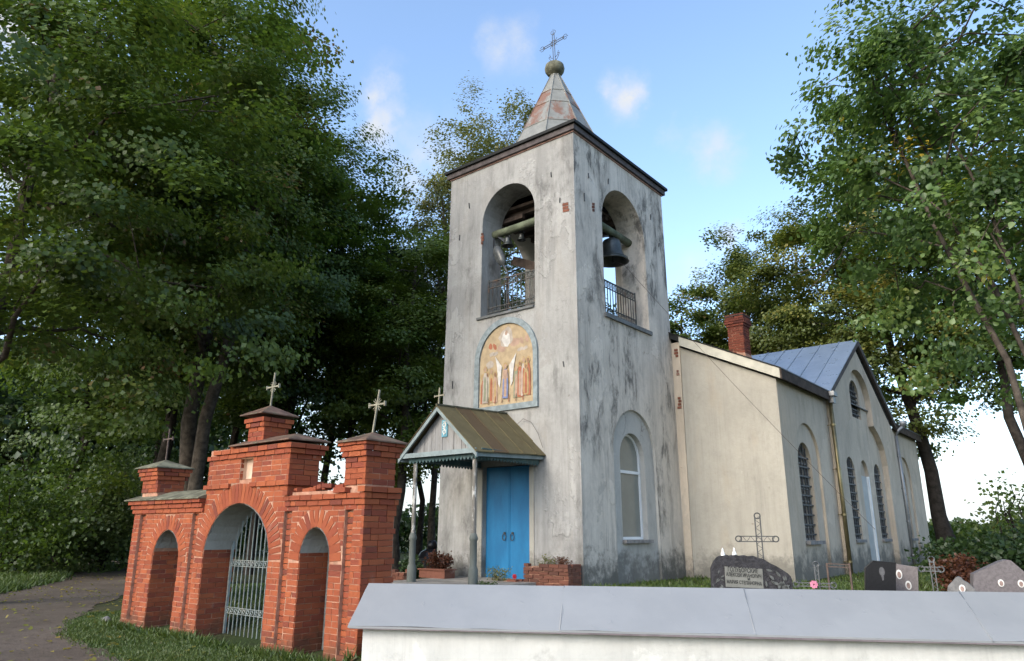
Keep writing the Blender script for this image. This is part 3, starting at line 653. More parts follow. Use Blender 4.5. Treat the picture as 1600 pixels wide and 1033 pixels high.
m.plate(big, [gw, w2, w3, dn], gside, GDP)
m.reveal(gw, gside, GDP, GDP+.20)
for q in (w2, w3): m.reveal(q, gside, GDP, GDP+.16)
m.reveal(dn, gside, GDP, GDP+.10); m.plate(dn, [], gside, GDP+.10)
for y in (GY0, GY1): m.poly([(GX0, y, -.4), (NX-.01, y, -.4), (NX-.01, y, gz(y)), (GX0, y, gz(y))])
m.build('gable_wall', M['plaster_nave'], church)
m = MB(); m.box(GX0-GDP-.098, GX0-GDP-.06, 12.2, 13.10, .11, 2.9); m.build('niche_panel', M['niche_door'], church)
m = MB(); m.box(GX0-GDP-.099, GX0-GDP+.012, 13.04, 13.13, .11, 2.9); m.build('niche_edge', M['door_edge'], church)
# nave windows, glass behind iron grilles
def nave_window(mp, s0, s1, z0, spring, rise, d, rows, sill=True):
    fr = arch(s0, s1, z0, spring, rise, 14); c_ = (s0+s1)/2
    m = MB(); inn = arch(s0+.07, s1-.07, z0+.06, spring, rise-.06, 14); m.plate(fr, [inn], mp, d-.05); m.reveal(inn, mp, d-.05, d+.01); m.bar(mp(c_, z0, d-.03), mp(c_, spring+rise-.02, d-.03), .05)
    for k in range(1, rows): zz = z0+(spring-z0)*k/(rows-1); m.bar(mp(s0, zz, d-.03), mp(s1, zz, d-.03), .04)
    f_ = m.build('window', M['white_frame'] if False else M['stone_sill'], church)
    m = MB(); m.plate(inn, [], mp, d); m.build('pane', M['glass'], f_)
    m = MB()
    for k in range(1, 5): s = s0+(s1-s0)*k/5; m.bar(mp(s, z0+.02, d-.085), mp(s, spring+rise*math.sqrt(max(0, 1-((s-c_)/(s1-c_))**2))-.02, d-.085), .022)
    for k in range(rows+2): zz = z0+.15+(spring-z0)*k/(rows+1); m.bar(mp(s0, zz, d-.085), mp(s1, zz, d-.085), .03, .04)
    m.build('grille', M['iron_dark'], f_)
    if sill: m = MB(); p0 = mp(s0-.05, z0-.09, d); p1 = mp(s1+.08, z0-.005, -.07+ (0 if mp is nside else 0)); m.box(min(p0[0], p1[0]), max(p0[0], p1[0])-.02, s0-.05, s1+.08, z0-.09, z0-.005); m.build('sill', M['stone_sill'], f_)
nave_window(nside, 6.02, 7.10, .92, 2.88, .54, .23, 7); nave_window(nside, 17.6, 18.7, .92, 2.88, .52, .23, 7)
nave_window(lambda s, z, d: gside(s, z, d), 10.55, 11.50, .92, 2.90, .50, GDP+.12, 7, False); nave_window(lambda s, z, d: gside(s, z, d), 13.85, 14.80, .92, 2.90, .50, GDP+.12, 7, False)
for a, b in ((10.5, 11.6), (13.8, 14.9)): m = MB(); m.box(GX0-.5, GX0-.10, a, b, .83, .915); m.build('window_sill', M['stone_sill'], church)
nave_window(gside, 12.02, 13.12, 4.78, 5.55, .52, GDP+.15, 4, False)
# nave roof, boards and gutters
m = MB(); zr = nroof(RX)
def roof_strip(e, a, b, s_):
    ze_ = nroof(e if s_ > 0 else 2*RX-e)+.06
    m.poly([(e, a, ze_), (e, b, ze_), (RX, b, zr+.06), (RX, a, zr+.06)]); m.poly([(e, a, ze_-.03), (e, b, ze_-.03), (RX, b, zr+.03), (RX, a, zr+.03)])
    m.poly([(e, a, ze_), (e, b, ze_), (e, b, ze_-.03), (e, a, ze_-.03)]); m.poly([(e, a, ze_), (RX, a, zr+.06), (RX, a, zr+.03), (e, a, ze_-.03)])
roof_strip(2*RX-2.95, NY0-.17, NY1+.2, -1); roof_strip(2.95, NY0-.17, 8.84, 1); roof_strip(2.70, 8.84, 16.86, 1); roof_strip(2.95, 16.86, NY1+.2, 1)
m.build('nave_roof', M['nave_sheet'], church)
m = MB(); bx0 = .24; y0, y1 = NY0-.16, NY0-.02
zt = lambda x: nroof(x)+.02
m.mesh([(x, y, zt(x)+dz) for x in (bx0, 2.90) for y in (y0, y1) for dz in (-.25, 0)], [(0, 1, 5, 4), (2, 3, 7, 6), (0, 2, 6, 4), (1, 3, 7, 5), (4, 5, 7, 6), (0, 1, 3, 2)])
m.build('bargeboard', M['bargeboard'], church)
m = MB(); m.mesh([(x, y, zt(x)+dz) for x in (-.06, 2.94) for y in (y0-.02, y1) for dz in (.005, .04)], [(0, 1, 5, 4), (2, 3, 7, 6), (0, 2, 6, 4), (1, 3, 7, 5), (4, 5, 7, 6), (0, 1, 3, 2)])
m.mesh([(x, y, zt(x)+dz) for x in (-.06, .235) for y in (y0, y1) for dz in (-.14, 0)], [(0, 1, 5, 4), (2, 3, 7, 6), (0, 2, 6, 4), (1, 3, 7, 5), (4, 5, 7, 6), (0, 1, 3, 2)]); m.build('verge_strip', M['roof_edge'], church)
for a, b in ((NY0-.15, 8.84), (16.86, NY1+.15)):
    m = MB(); m.box(2.90, 2.94, a, b, 4.80, 5.045); m.box(2.75, 2.90, a, b, 4.86, 4.89); m.build('eaves_board', M['dark_wood'], church)
# cross gable roof: standing seam sheets
GE = 2.95; GR = 7.47; GS = .585
def yv(x): return (GR-(nroof(x)+.065))/GS
k = 0; x = GE
while x > RX+.1:
    x2 = max(x-.62, RX+.05)
    for s_ in (-1, 1):
        m = MB(); ya, yb = GYC+s_*min(4.12, yv(x)+.02), GYC+s_*min(4.12, yv(x2)+.02); za, zb_ = GR-GS*abs(ya-GYC), GR-GS*abs(yb-GYC)
        m.poly([(x, ya, za), (x2+.002, yb, zb_), (x2+.002, GYC, GR), (x, GYC, GR)])
        if k == 0: m.poly([(x, ya, za), (x, GYC, GR), (x, GYC, GR-.03), (x, ya, za-.03)])
        m.bar((x2+.012, yb, zb_+.014), (x2+.012, GYC, GR+.014), .022, .035, (0, 0, 1)); sh = m.build('roof_sheet', M['gable_sheet'], church, recalc=False)
    x = x2; k += 1
for s_ in (-1, 1):
    m = MB(); ye = GYC+s_*4.12; ze = GR-GS*4.12
    n_ = Vector((0, s_*4.12, -GS*4.12)).normalized(); dn_ = Vector((0, 0, -1))
    m.mesh([(xx, yy, zz+dz) for xx in (GX0+.005, GE-.005) for yy, zz in ((GYC, GR-.035), (ye, ze-.035)) for dz in (-.17, 0)], [(0, 1, 3, 2), (4, 5, 7, 6), (0, 2, 6, 4), (1, 3, 7, 5), (2, 3, 7, 6)]); m.build('gable_board', M['fascia'], church)
m = MB(); m.box(2.86, 3.08, 8.50, 8.86, 4.93, 5.06); m.box(2.88, 3.02, 8.6, 8.84, 4.74, 4.93); m.build('gutter_box', M['galvanised'], church)
def downpipe(y0_, mat, x, dy, zt_, zb_):
    m = MB(); m.tube([(x, y0_, zt_), (x+.01, y0_+dy*.5, (zt_+zb_)/2), (x, y0_+dy, zb_)], .058, 12); p = m.build('downpipe', M[mat], church, True)
    for z in np.linspace(zt_-.75, zb_+.6, 4):
        b = MB(); yy = y0_+dy*(zt_-z)/(zt_-zb_); b.lathe((x, yy, z), [(.056, -.03), (.074, -.03), (.074, .03), (.056, .03)], 12); b.bar((x, yy, z), (x-.16, yy, z), .02); b.build('pipe_collar', M[mat], p)
downpipe(8.70, 'pipe_brass', 2.90, .08, 4.86, -.25)
downpipe(16.98, 'galvanised', 2.86, .1, 4.62, -.25)
m = MB(); m.tube([(2.86, 16.98, 4.62), (2.95, 17.02, 4.82), (3.12, 17.05, 4.98)], .05, 10); m.lathe((3.14, 17.05, 5.0), [(.05, -.05), (.12, .03), (.14, .16), (.11, .16), (.09, .05)], 12); m.build('rain_head', M['galvanised'], church, True)
# chimney, brick by brick
m = MB(); cx0, cx1, cy0, cy1 = 1.0, 1.46, 6.2, 6.66
m.box(cx0+.012, cx1-.012, cy0+.012, cy1-.012, 5.4, 7.05)
m.mesh([(cx0-.14, cy0-.06, 5.55), (cx1+.16, cy0-.06, 5.45), (cx1+.16, cy1+.06, 5.45), (cx0-.14, cy1+.06, 5.55), (cx0+.01, cy0+.004, 6.12), (cx1-.01, cy0+.004, 6.02), (cx1-.01, cy1, 6.02), (cx0+.01, cy1, 6.12)], BOXF if False else [(0, 1, 5, 4), (1, 2, 6, 5), (2, 3, 7, 6), (3, 0, 4, 7), (4, 5, 6, 7)])
chim = m.build('chimney', M['mortar'], church)
def unit_brick(seed):
    rr = random.Random(seed); me = bpy.data.meshes.new('brick'); j = lambda a: rr.uniform(-a, a)
    vs = []
    for sy in (-1, 1):
        for sx, sz in ((-1, -1), (1, -1), (1, 1), (-1, 1)): vs.append((sx*.5*(1+j(.03)), sy*.5, sz*.5*(1+j(.09))))
    vs2 = [(x*.975, y, z*.93) for x, y, z in vs[:4]]
    mid = [(x, -.5+.14, z) for x, y, z in vs[:4]]
    allv = vs2+mid+vs[4:]
    fs = [(0, 1, 2, 3)]+[(a, a+4, (a+1) % 4+4, (a+1) % 4) for a in range(4)]+[(a+4, a+8, (a+1) % 4+8, (a+1) % 4+4) for a in range(4)]
    me.from_pydata(allv, [], fs); me.update(); return me
UB = [unit_brick(i) for i in range(6)]
for mm in UB: mm.materials.append(None)
def ubset(matkey):
    r_ = []
    for mm in UB: q = mm.copy(); q.materials.clear(); q.materials.append(M[matkey]); r_.append(q)
    return r_
UBC = ubset('brick_chimney'); UBO = ubset('brick_old'); UBG = ubset('brick')
def put_brick(meshes, parent, c_, L, H, D, rz=0.0, ry=0.0):
    o = bpy.data.objects.new('brick', meshes[random.randrange(6)]); COL.objects.link(o); o.parent = parent
    o.location = Vector(c_)-root_loc(parent); o.scale = (L, D, H); o.rotation_euler = (0, ry, rz)
    return o
z = 6.0; r_ = 0
while z < 7.10:
    e = 0.0 if z < 6.78 else (.03 if z < 6.86 else (.06 if z < 6.95 else .035))
    for (a0, a1, fx) in ((cx0-e, cx1+e, 0), (cy0-e, cy1+e, 1)):
        L = (a1-a0); cuts = [0, .5, 1] if r_ % 2 == fx else [0, .27, .76, 1]
        for i in range(len(cuts)-1):
            s0, s1 = a0+L*cuts[i]+.005, a0+L*cuts[i+1]-.005; jit = random.uniform(-.006, .006)
            if fx == 0: put_brick(UBC, chim, ((s0+s1)/2, cy0-e+.03+jit, z+.03), s1-s0, .062, .07)
            else: put_brick(UBC, chim, (cx1+e-.03+jit, (s0+s1)/2, z+.03), s1-s0, .062, .07, math.pi/2)
    z += .073; r_ += 1
m = MB(); m.box(cx0-.05, cx1+.05, cy0-.05, cy1+.05, 7.09, 7.12); m.build('chimney_cap', M['dark_wood'], church)

# ------------------------------------------------------------------ porch, a part of the church
PX0, PX1, PYF = -2.95, -1.20, -2.10
def sag(y): return .10*(y/2.3)      # the whole roof sinks a little to the front
m = MB()
m.box(PX0-.12, PX1+.12, PYF-.06, PYF+.06, 2.60, 2.72)
for x in (PX0, PX1): m.box(x-.06, x+.06, PYF+.061, -.002, 2.60, 2.72)
m.box(PX0-.2, PX1+.2, PYF+.0, -.002, 2.745, 2.77)
porch = m.build('porch', M['trim_teal'], church)
for x in (PX0, PX1):
    m = MB(); m.lathe((x, PYF, 1.08), [(.050, 0), (.050, .04), (.046, .06), (.046, 1.52)], 12); p = m.build('post', M['post_white'], porch, True)
    m = MB(); m.lathe((x, PYF, .10), [(.10, 0), (.10, .30), (.085, .33), (.072, .36), (.072, .84), (.085, .86), (.09, .90), (.078, .93), (.07, .96), (.05, .99)], 12); m.build('post_base', M['post_green'], porch, True)
def valance(a, b, mp, z, n):
    m = MB(); 
    for d in (0, .018):
        pts = [(a, z), (b, z)]
        for i in range(n):
            s0 = b+(a-b)*i/n; s1 = b+(a-b)*(i+1)/n; sm = (s0+s1)/2
            pts += [(s0, z-.09), (s0+(sm-s0)*.6, z-.135), (sm, z-.155), (s1+(sm-s1)*.6, z-.135)]
        pts.append((a, z-.09))
        m.plate(pts, [], mp, d)
    m.build('valance', M['trim_teal'], porch, recalc=False)
valance(PX0-.14, PX1+.14, lambda s, z, d: (s, PYF-.085+d, z), 2.70, 20)
valance(PYF-.05, -.05, lambda s, z, d: (PX1+.085-d, s, z), 2.70, 20)
valance(PYF-.05, -.05, lambda s, z, d: (PX0-.085+d, s, z), 2.70, 20)
ridge_z, eave_z, ex0, ex1, rxp, yf = 3.84, 2.79, -3.29, -.96, -2.125, -2.32
def rz_(x): return ridge_z-(ridge_z-eave_z)*abs(x-rxp)/(ex1-rxp)
npl = 16; gx0, gx1 = -3.02, -1.23
for i in range(npl):
    a = gx0+(gx1-gx0)*i/npl; b = gx0+(gx1-gx0)*(i+1)/npl; jj = random.uniform(-.006, .006)
    m = MB(); ta = rz_(a)-.09+sag(PYF); tb = rz_(b)-.09+sag(PYF); zb0 = 2.72
    if max(ta, tb) <= zb0+.02: continue
    g = .003; pts = [(a+g, zb0), (b-g, zb0), (b-g, max(tb, zb0+.01)), (a+g, max(ta, zb0+.01))]
    if a < rxp < b: pts.insert(3, (rxp, rz_(rxp)-.09+sag(PYF)))
    m.poly([(x, PYF-.02+jj, z) for x, z in pts]); m.poly([(x, PYF+.01+jj, z) for x, z in pts]); m.reveal(pts, lambda s, z, d: (s, PYF+d+jj, z), -.02, .01); m.build('plank', M['plank'], porch)
m = MB(); m.box(ex0+.05, ex1-.05, PYF-.20, PYF-.165, 2.66, 2.76); m.box(ex0+.1, ex1-.1, PYF-.165, PYF-.022, 2.725, 2.745); m.build('base_board', M['trim_grey'], porch)
for s_ in (-1, 1):
    xe = ex1 if s_ > 0 else ex0; zoff = sag(yf)
    m = MB(); m.mesh([(x, y, z+dz+zoff) for x, z in ((rxp, ridge_z), (xe, eave_z)) for y in (yf, yf+.04) for dz in (-.125, -.015)], [(0, 1, 3, 2), (4, 5, 7, 6), (0, 1, 5, 4), (2, 3, 7, 6), (0, 2, 6, 4), (1, 3, 7, 5)]); m.build('rake_board', M['trim_grey'], porch)
    ys = [yf-.02, -1.78, -1.30, -.80, -.34, .03]
    for i in range(5):
        a, b = ys[i], ys[i+1]; m = MB(); P = lambda x, y, e=0: (x, y, rz_(x)+sag(y)+e)
        e = .004*(i % 2); m.poly([P(rxp, a, e), P(xe, a, e), P(xe, b, e), P(rxp, b, e)]); m.poly([P(rxp, a, e-.02), P(xe, a, e-.02), P(xe, b, e-.02), P(rxp, b, e-.02)]); m.poly([P(xe, a, e), P(xe, b, e), P(xe, b, e-.02), P(xe, a, e-.02)]); m.poly([P(rxp, a, e), P(xe, a, e), P(xe, a, e-.02), P(rxp, a, e-.02)])
        m.bar(P(rxp, b, .012), P(xe, b, .008), .014, .018); m.build('roof_sheet', M['porch_sheet'], porch, recalc=False)
    m = MB(); xb = xe-s_*.05; m.mesh([(xx, y, eave_z+sag(y)+dz) for xx in (xb, xb-s_*.03) for y in (yf+.05, -.01) for dz in (-.10, -.01)], [(0, 1, 3, 2), (4, 5, 7, 6), (0, 2, 6, 4), (1, 3, 7, 5), (0, 1, 5, 4), (2, 3, 7, 6)]); m.build('eaves_board', M['trim_grey'], porch)
m = MB(); m.bar((rxp, yf-.02, ridge_z+sag(yf)+.015), (rxp, .03, ridge_z+.015), .05, .03); m.build('ridge_strip', M['moss_sheet'], porch)
m = MB(); m.bar((rxp, yf+.05, 3.70), (rxp+.02, yf+.05, 4.12), .028); m.bar((rxp-.13, yf+.05, 3.945), (rxp+.15, yf+.05, 3.95), .026)
for a, b in ((-.13, 3.945), (.15, 3.95)): m.bar((rxp+a, yf+.05, b-.025), (rxp+a, yf+.05, b+.025), .02)
m.build('porch_cross', M['cross_paint'], porch)
m = MB(); px, pz, py = -2.05, 3.25, PYF-.045; m.box(px-.085, px+.085, py, py+.02, pz-.18, pz+.18); m.build('plaque', simple('plaque_blue', (.12, .30, .38), .5, 0, .2, 9), porch)
m = MB()
for zz in (pz+.07, pz-.07): m.tube([(px+.045*math.cos(t), py-.004, zz+.045*math.sin(t)) for t in np.linspace(0, 6.28, 13)], .011, 5, cap=False); m.bar((px-.05, py-.003, zz+.07), (px+.05, py-.003, zz+.07), .012)
m.bar((px-.02, py-.003, pz-.15), (px+.03, py-.003, pz+.14), .012); m.build('plaque_ornament', M['photo_white'], porch)
m = MB(); m.bar((px, py, pz+.21), (px, PYF-.022, pz+.30), .02); m.build('plaque_hook', M['iron_dark'], porch)
m = MB(); m.box(-3.5, -.85, -2.55, -.055, -.15, .10); m.build('porch_slab', M['concrete'], church)
m = MB(); m.tube([(-1.75+.0, -.04, 3.55), (-1.55, -.06, 3.66), (-1.3, -.07, 3.55), (-1.12, -.06, 3.28), (-1.0, -.04, 2.95)], .005, 5); m.build('wire_loop', M['wire'], porch)

# ------------------------------------------------------------------ bells, lamp, wire: hang from the church, things of their own
def bell(name, label, top, r, h, grp):
    t = thing(name, label, 'bell', (top[0], top[1], top[2]-h), grp)
    m = MB(); prof = [(0, h*.98), (r*.34, h*.97), (r*.50, h*.90), (r*.56, h*.75), (r*.60, h*.50), (r*.70, h*.27), (r*.88, h*.10), (r, 0), (r*.92, .0), (r*.78, h*.08), (r*.6, h*.3), (r*.5, h*.6), (0, h*.8)]
    m.lathe((top[0], top[1], top[2]-h), prof, 24); m.lathe((top[0], top[1], top[2]-h), [(r*.905, h*.10), (r*.93, h*.115), (r*.90, h*.13)], 24); m.build('bell_body', M['bell'], t, True)
    m = MB(); m.tube([(top[0], top[1], top[2]-h*.35), (top[0]+.02, top[1], top[2]-h*.98)], [.014, .02], 6); m.lathe((top[0]+.02, top[1], top[2]-h*1.02), [(0, -.05), (.04, -.02), (.04, .02), (0, .05)], 8); m.build('clapper', M['iron_dark'], t)
    m = MB(); m.bar((top[0]-.05, top[1], top[2]-h*.03), (top[0]-.05, top[1], top[2]+.22), .025); m.bar((top[0]+.05, top[1], top[2]-h*.03), (top[0]+.05, top[1], top[2]+.22), .025); m.tube([(top[0]-.09, top[1], top[2]+.01), (top[0], top[1], top[2]+.05), (top[0]+.09, top[1], top[2]+.01)], .025, 6); m.build('bell_strap', M['iron_dark'], t)
bell('church_bell', 'large dark bronze bell hanging in the right side opening of the tower', (-.60, 2.62, 8.80), .46, .66, 'bells in the tower')
bell('church_bell', 'small bell hanging under the mossy beam above the oval lamp', (-2.60, .62, 8.73), .17, .26, 'bells in the tower')
bell('church_bell', 'smallest bell on the same beam, nearer the middle of the front opening', (-2.22, .72, 8.76), .12, .19, 'bells in the tower')
t = thing('street_lamp', 'grey oval lamp head fixed inside the front opening of the tower', 'lamp', (-2.55, .35, 7.6))
m = MB(); c0 = Vector((-2.62, .30, 8.10)); ax = Vector((.20, .0, -.42)).normalized()*.36; ay = Vector((.9, .1, .40)).normalized()*.15; az = ax.cross(ay).normalized()*.10
vs = []; fs = []
for i in range(9):
    u_ = -1+2*i/8; rr_ = math.sqrt(max(.001, 1-abs(u_)**2.4))
    for k in range(12): a = 2*math.pi*k/12; vs.append(c0+ax*u_+ay*rr_*math.cos(a)+az*rr_*math.sin(a)*(1 if math.sin(a) > 0 else .4))
for i in range(8):
    for k in range(12): j = (k+1) % 12; fs.append((i*12+k, i*12+j, (i+1)*12+j, (i+1)*12+k))
m.mesh(vs, fs); m.build('lamp_head', M['lamp_glass'], t, True)
m = MB(); m.tube([c0+ax, c0+ax*1.5+Vector((.05, 0, -.05)), (-2.36, .30, 7.3), (-2.36, .30, 6.45)], .03, 8); m.build('lamp_arm', M['iron_dark'], t)
t = thing('bell_wire', 'thin wire running down from the big bell past the nave corner', 'wire', (-.60, 2.62, 8.15))
m = MB(); a = hitplane(975, 414, 0, -.10); b = hitplane(1367, 827, 1, 5.2)
m.tube([(-.58, 2.62, 8.18)]+[tuple(a*(1-k)+b*k+np.array([0, 0, -.10*4*k*(1-k)])) for k in np.linspace(0, 1, 14)], .0055, 5); m.build('wire_span', M['wire'], t)

# ------------------------------------------------------------------ brick gate
GY = -6.95; GB = -6.40; GZ0 = -.62
gate = thing('brick_gate', 'weathered red brick gateway with three arches, capped pillars and small crosses', 'gateway', (-2.0, -6.67, -.5))
aL = arch(-4.35, -3.43, GZ0, .62, .52, 14); aM = arch(-2.65, -.80, GZ0, .72, .82, 20); aR = arch(-.06, .62, GZ0, .74, .44, 14)
grooves = [(-5.02, -4.80), (-3.12, -2.92), (-.50, -.31), (.88, 1.06)]
def gf(s, z, d): return (s, GY+.0045+d, z)
# masonry core a finger behind the brick faces
outer = [(-5.23, GZ0), (1.26, GZ0), (1.26, 1.66), (-.49, 1.66), (-.49, 2.40), (-2.74, 2.40), (-2.74, 1.64), (-5.23, 1.64)]
nic = rect(-1.79, -1.44, 1.90, 2.22); gh = [rect(a+.004, b, -.40, 1.41) for a, b in grooves]
e_ = .0006
def cuthole(a): return [(x, z+.02 if k < 2 else z) for k, (x, z) in enumerate(a)]
core_out = [(-5.23, GZ0)]
for a in (aL, aM, aR):
    core_out += [a[0]]+a[2:][::-1]+[a[1]]
core_out += outer[1:]
m = MB(); m.plate(core_out, gh+[nic], gf); m.plate(core_out, [], gf, GB-GY-.02)
for k in range(len(core_out)): a, b = core_out[k], core_out[(k+1) % len(core_out)]; m.poly([gf(*a, 0), gf(*b, 0), gf(*b, GB-GY-.02), gf(*a, GB-GY-.02)])
for g in gh: m.reveal(g, gf, 0, .07); m.plate(g, [], gf, .07)
m.box(-5.09, -4.51, GY+.02, -6.47, 1.6, 2.10); m.box(.84, 1.25, GY+.02, -6.44, 1.6, 2.15); m.box(-1.82, -1.40, -6.84, -6.42, 2.3, 2.8)
m.build('wall_core', M['mortar'], gate)
m = MB(); m.reveal(nic, gf, -.008, .10); m.plate(nic, [], gf, .10); m.build('niche', M['niche_cream'], gate)
for a, z0 in ((aL, .84), (aM, .84), (aR, .84)):
    pts = [p for p in a[2:]]; top = [p for p in pts]; c_ = (a[0][0]+a[1][0])/2
    if z0 > pts[0][1]:   # plaster starts above the springing: clip the ring at z0
        top = [p for p in pts if p[1] >= z0]
        h = (a[1][0]-a[0][0])/2; spz = pts[0][1]; rs = max(p[1] for p in pts)-spz; dx = h*math.sqrt(max(0, 1-((z0-spz)/rs)**2)); top = [(c_+dx, z0)]+top+[(c_-dx, z0)]
    m = MB(); m.reveal([(c_+(x-c_)*.985, z-.012) for x, z in top], gf, -.006, GB-GY, closed=False); m.build('arch_soffit', M['soffit'], gate, recalc=False)
# brick list: (centre, length, height, depth, rz, ry)
BR = []
CH = .077; BL, BHd = .25, .12
def arch_half(a, z):
    """half opening at height z, None when above the arch"""
    c_ = (a[0][0]+a[1][0])/2; h = (a[1][0]-a[0][0])/2; sp = a[2][1]; rs = max(p[1] for p in a)-sp
    if z <= sp: return c_, h
    if z >= sp+rs: return c_, 0
    return c_, h*math.sqrt(1-((z-sp)/rs)**2)
RING = {0: .24, 1: .30, 2: .24}
def blocked(z, x0):
    bl = []
    for i, a in enumerate((aL, aM, aR)):
        c_, h = arch_half(a, z); sp = a[2][1]
        if z <= sp: bl.append((c_-h, c_+h))
        else:
            rs = max(p[1] for p in a)-sp; hh = (a[1][0]-a[0][0])/2+RING[i]; rr2 = rs+RING[i]
            if z < sp+rr2: d = hh*math.sqrt(1-((z-sp)/rr2)**2); bl.append((c_-d, c_+d))
    if -.40 < z < 1.42: bl += grooves
    if 1.88 < z < 2.24: bl.append((-1.79, -1.44))
    return bl
def course(x0, x1, z, y, odd, skip=None, dep=.055, dirx=True, yc=None):
    s = x0-(BL+.012)*.5*(odd % 2)-(.0 if odd % 4 < 2 else .13); bl = blocked(z, x0) if dirx else []
    free = [(x0, x1)]
    for a, b in bl:
        nf = []
        for p, q in free:
            if b <= p or a >= q: nf.append((p, q)); continue
            if a > p: nf.append((p, a))
            if b < q: nf.append((b, q))
        free = nf
    while s < x1:
        L = BL if odd % 3 else (BL if random.random() < .7 else BHd)
        for p, q in free:
            a = max(s, p); b = min(s+L, q)
            if b-a > .035 and not (skip and skip((a+b)/2, z)):
                BR.append(((((a+b)/2), y+dep/2+random.uniform(-.003, .002), z) if dirx else (yc, (a+b)/2, z), b-a+.002, .0705+random.uniform(-.002, .002), dep, 0 if dirx else math.pi/2, random.uniform(-.006, .006)))
        s += L+.011
nz = int((1.45-GZ0)/CH)
for k in range(nz):
    z = -.49+CH*k
    if z > 1.44: break
    course(-5.25, 1.28, z, GY, k)
    course(GY, GB, z, 0, k+1, None, .055, False, 1.28-.0275)      # right end face
# cornices step out course by course
for j, (z, e) in enumerate(((1.455, .03), (1.532, .06), (1.609, .10))):
    course(-5.25-e, -2.76, z, GY-e, j+1, None, .055+e)
    for yy in ((GY-e, GB+e),): pass
for j, (z, e) in enumerate(((1.50, .025), (1.577, .05), (1.654, .085))):
    course(-.46, 1.28+e, z, GY-e, j, (lambda x, zz: random.random() < .28 and zz > 1.63), .06+e)
    course(GY-e, GB+e*.5, z, 0, j, (lambda x, zz: random.random() < .15 and zz > 1.63), .055+e, False, 1.28+e/2-.0275)
for k in range(12):   # loose broken bricks on the right wing
    BR.append(((-.35+.115*k+random.uniform(-.03, .03), GY+random.uniform(.02, .22), 1.70+random.uniform(-.015, .03)), random.uniform(.08, .16), .06, .12, random.uniform(-.6, .6), random.uniform(-.15, .15)))
# middle block
k = 0; z = 1.50
while z < 2.40:
    e = .04 if 1.79 < z < 1.87 else (.03 if z > 2.20 else 0) + (.03 if z > 2.28 else 0)+(.03 if z > 2.355 else 0)
    sk = (lambda x, zz: zz > 2.27 and x < -2.28 and random.random() < (.30 if zz < 2.33 else .75))
    course(-2.76-e, -.47+e, z, GY-e, k, sk, .055+e)
    course(GY-e, GB+e, z, 0, k+1, None, .055+e, False, -.47+e/2-.0275+e/2)
    z += CH; k += 1
for k in range(11): BR.append(((-2.72+.09*k+random.uniform(-.03, .03), GY+random.uniform(-.03, .25), 2.36+random.uniform(-.05, .03)+.006*k), random.uniform(.07, .15), .06, .11, random.uniform(-.9, .9), random.uniform(-.3, .3)))
# three capped pillars
def cap(x0, x1, y0, y1, z0, zn, zt_):
    z = z0+.035; k = 0
    while z < zt_-.02:
        e = 0 if z < zn else (.035 if z < zn+.07 else (.06 if z < zn+.14 else .085))
        course_free(x0-e, x1+e, z, y0-e, k, .055+e)
        course_side(y0-e+.0, y1+e, z, x1+e-.0275, k+1)
        z += .0735; k += 1
def course_free(x0, x1, z, y, odd, dep):
    s = x0-(BL/2 if odd % 2 else 0)
    while s < x1:
        a, b = max(s, x0), min(s+BL, x1)
        if b-a > .03: BR.append((((a+b)/2, y+dep/2+random.uniform(-.004, .004), z), b-a, .0685, dep, 0, random.uniform(-.005, .005)))
        s += BL+.011
def course_side(y0, y1, z, xc, odd):
    s = y0-(BL/2 if odd % 2 else 0)
    while s < y1:
        a, b = max(s, y0), min(s+BL, y1)
        if b-a > .03: BR.append(((xc+random.uniform(-.004, .004), (a+b)/2, z), b-a, .0695, .055, math.pi/2, random.uniform(-.005, .005)))
        s += BL+.011
cap(-5.10, -4.50, GY, -6.46, 1.79, 2.03, 2.23); cap(.83, 1.26, GY, -6.43, 1.72, 2.08, 2.29); cap(-1.83, -1.39, -6.85, -6.41, 2.50, 2.72, 2.91)
# reveals: the inner faces that look towards +x
for a, x in ((aL, -4.35), (aM, -2.65), (aR, -.06)):
    for k in range(40):
        z = -.49+CH*k
        if z > min(.84, a[2][1]+.16): break
        c_, h = arch_half(a, z); course_side(GY+.01, GB, z, c_-h-.018, k)
for a, x in ((aL, -3.43), (aM, -.80), (aR, .62)):
    for k in range(40):
        z = -.49+CH*k
        if z > min(.84, a[2][1]+.16): break
        c_, h = arch_half(a, z); course_side(GY+.01, GB, z, c_+h+.018, k)
# arch rings
for i, a in enumerate((aL, aM, aR)):
    c_ = (a[0][0]+a[1][0])/2; h = (a[1][0]-a[0][0])/2; sp = a[2][1]; rs = max(p[1] for p in a)-sp; ring_ = RING[i]
    L = math.pi*(3*(h+rs)-math.sqrt((3*h+rs)*(h+3*rs)))/2; n = int(L/.077)
    for k in range(n):
        t_ = math.pi*(k+.5)/n; px_, pz_ = c_+h*math.cos(t_), sp+rs*math.sin(t_)
        nx, nz_ = math.cos(t_)/h, math.sin(t_)/rs; q = math.hypot(nx, nz_); nx /= q; nz_ /= q
        ds = math.hypot(h*math.sin(t_), rs*math.cos(t_))*math.pi/n
        rows = ((ring_*.5, ring_-.004),) if ring_ < .26 else ((ring_*.5, ring_-.004),)
        for off, ln in rows: BR.append(((px_+nx*off, GY+.0275-.004, pz_+nz_*off), ln, max(.03, ds*(1+off/max(h, .3))-.010), .055, 0, -math.atan2(nz_, nx)))
for ga, gb in grooves:
    for k in range(24):
        z = -.36+CH*k
        if z < 1.38: BR.append((((ga+gb)/2+.002, GY+.052+.0275, z), gb-ga-.006, .066, .055, 0, random.uniform(-.006, .006)))
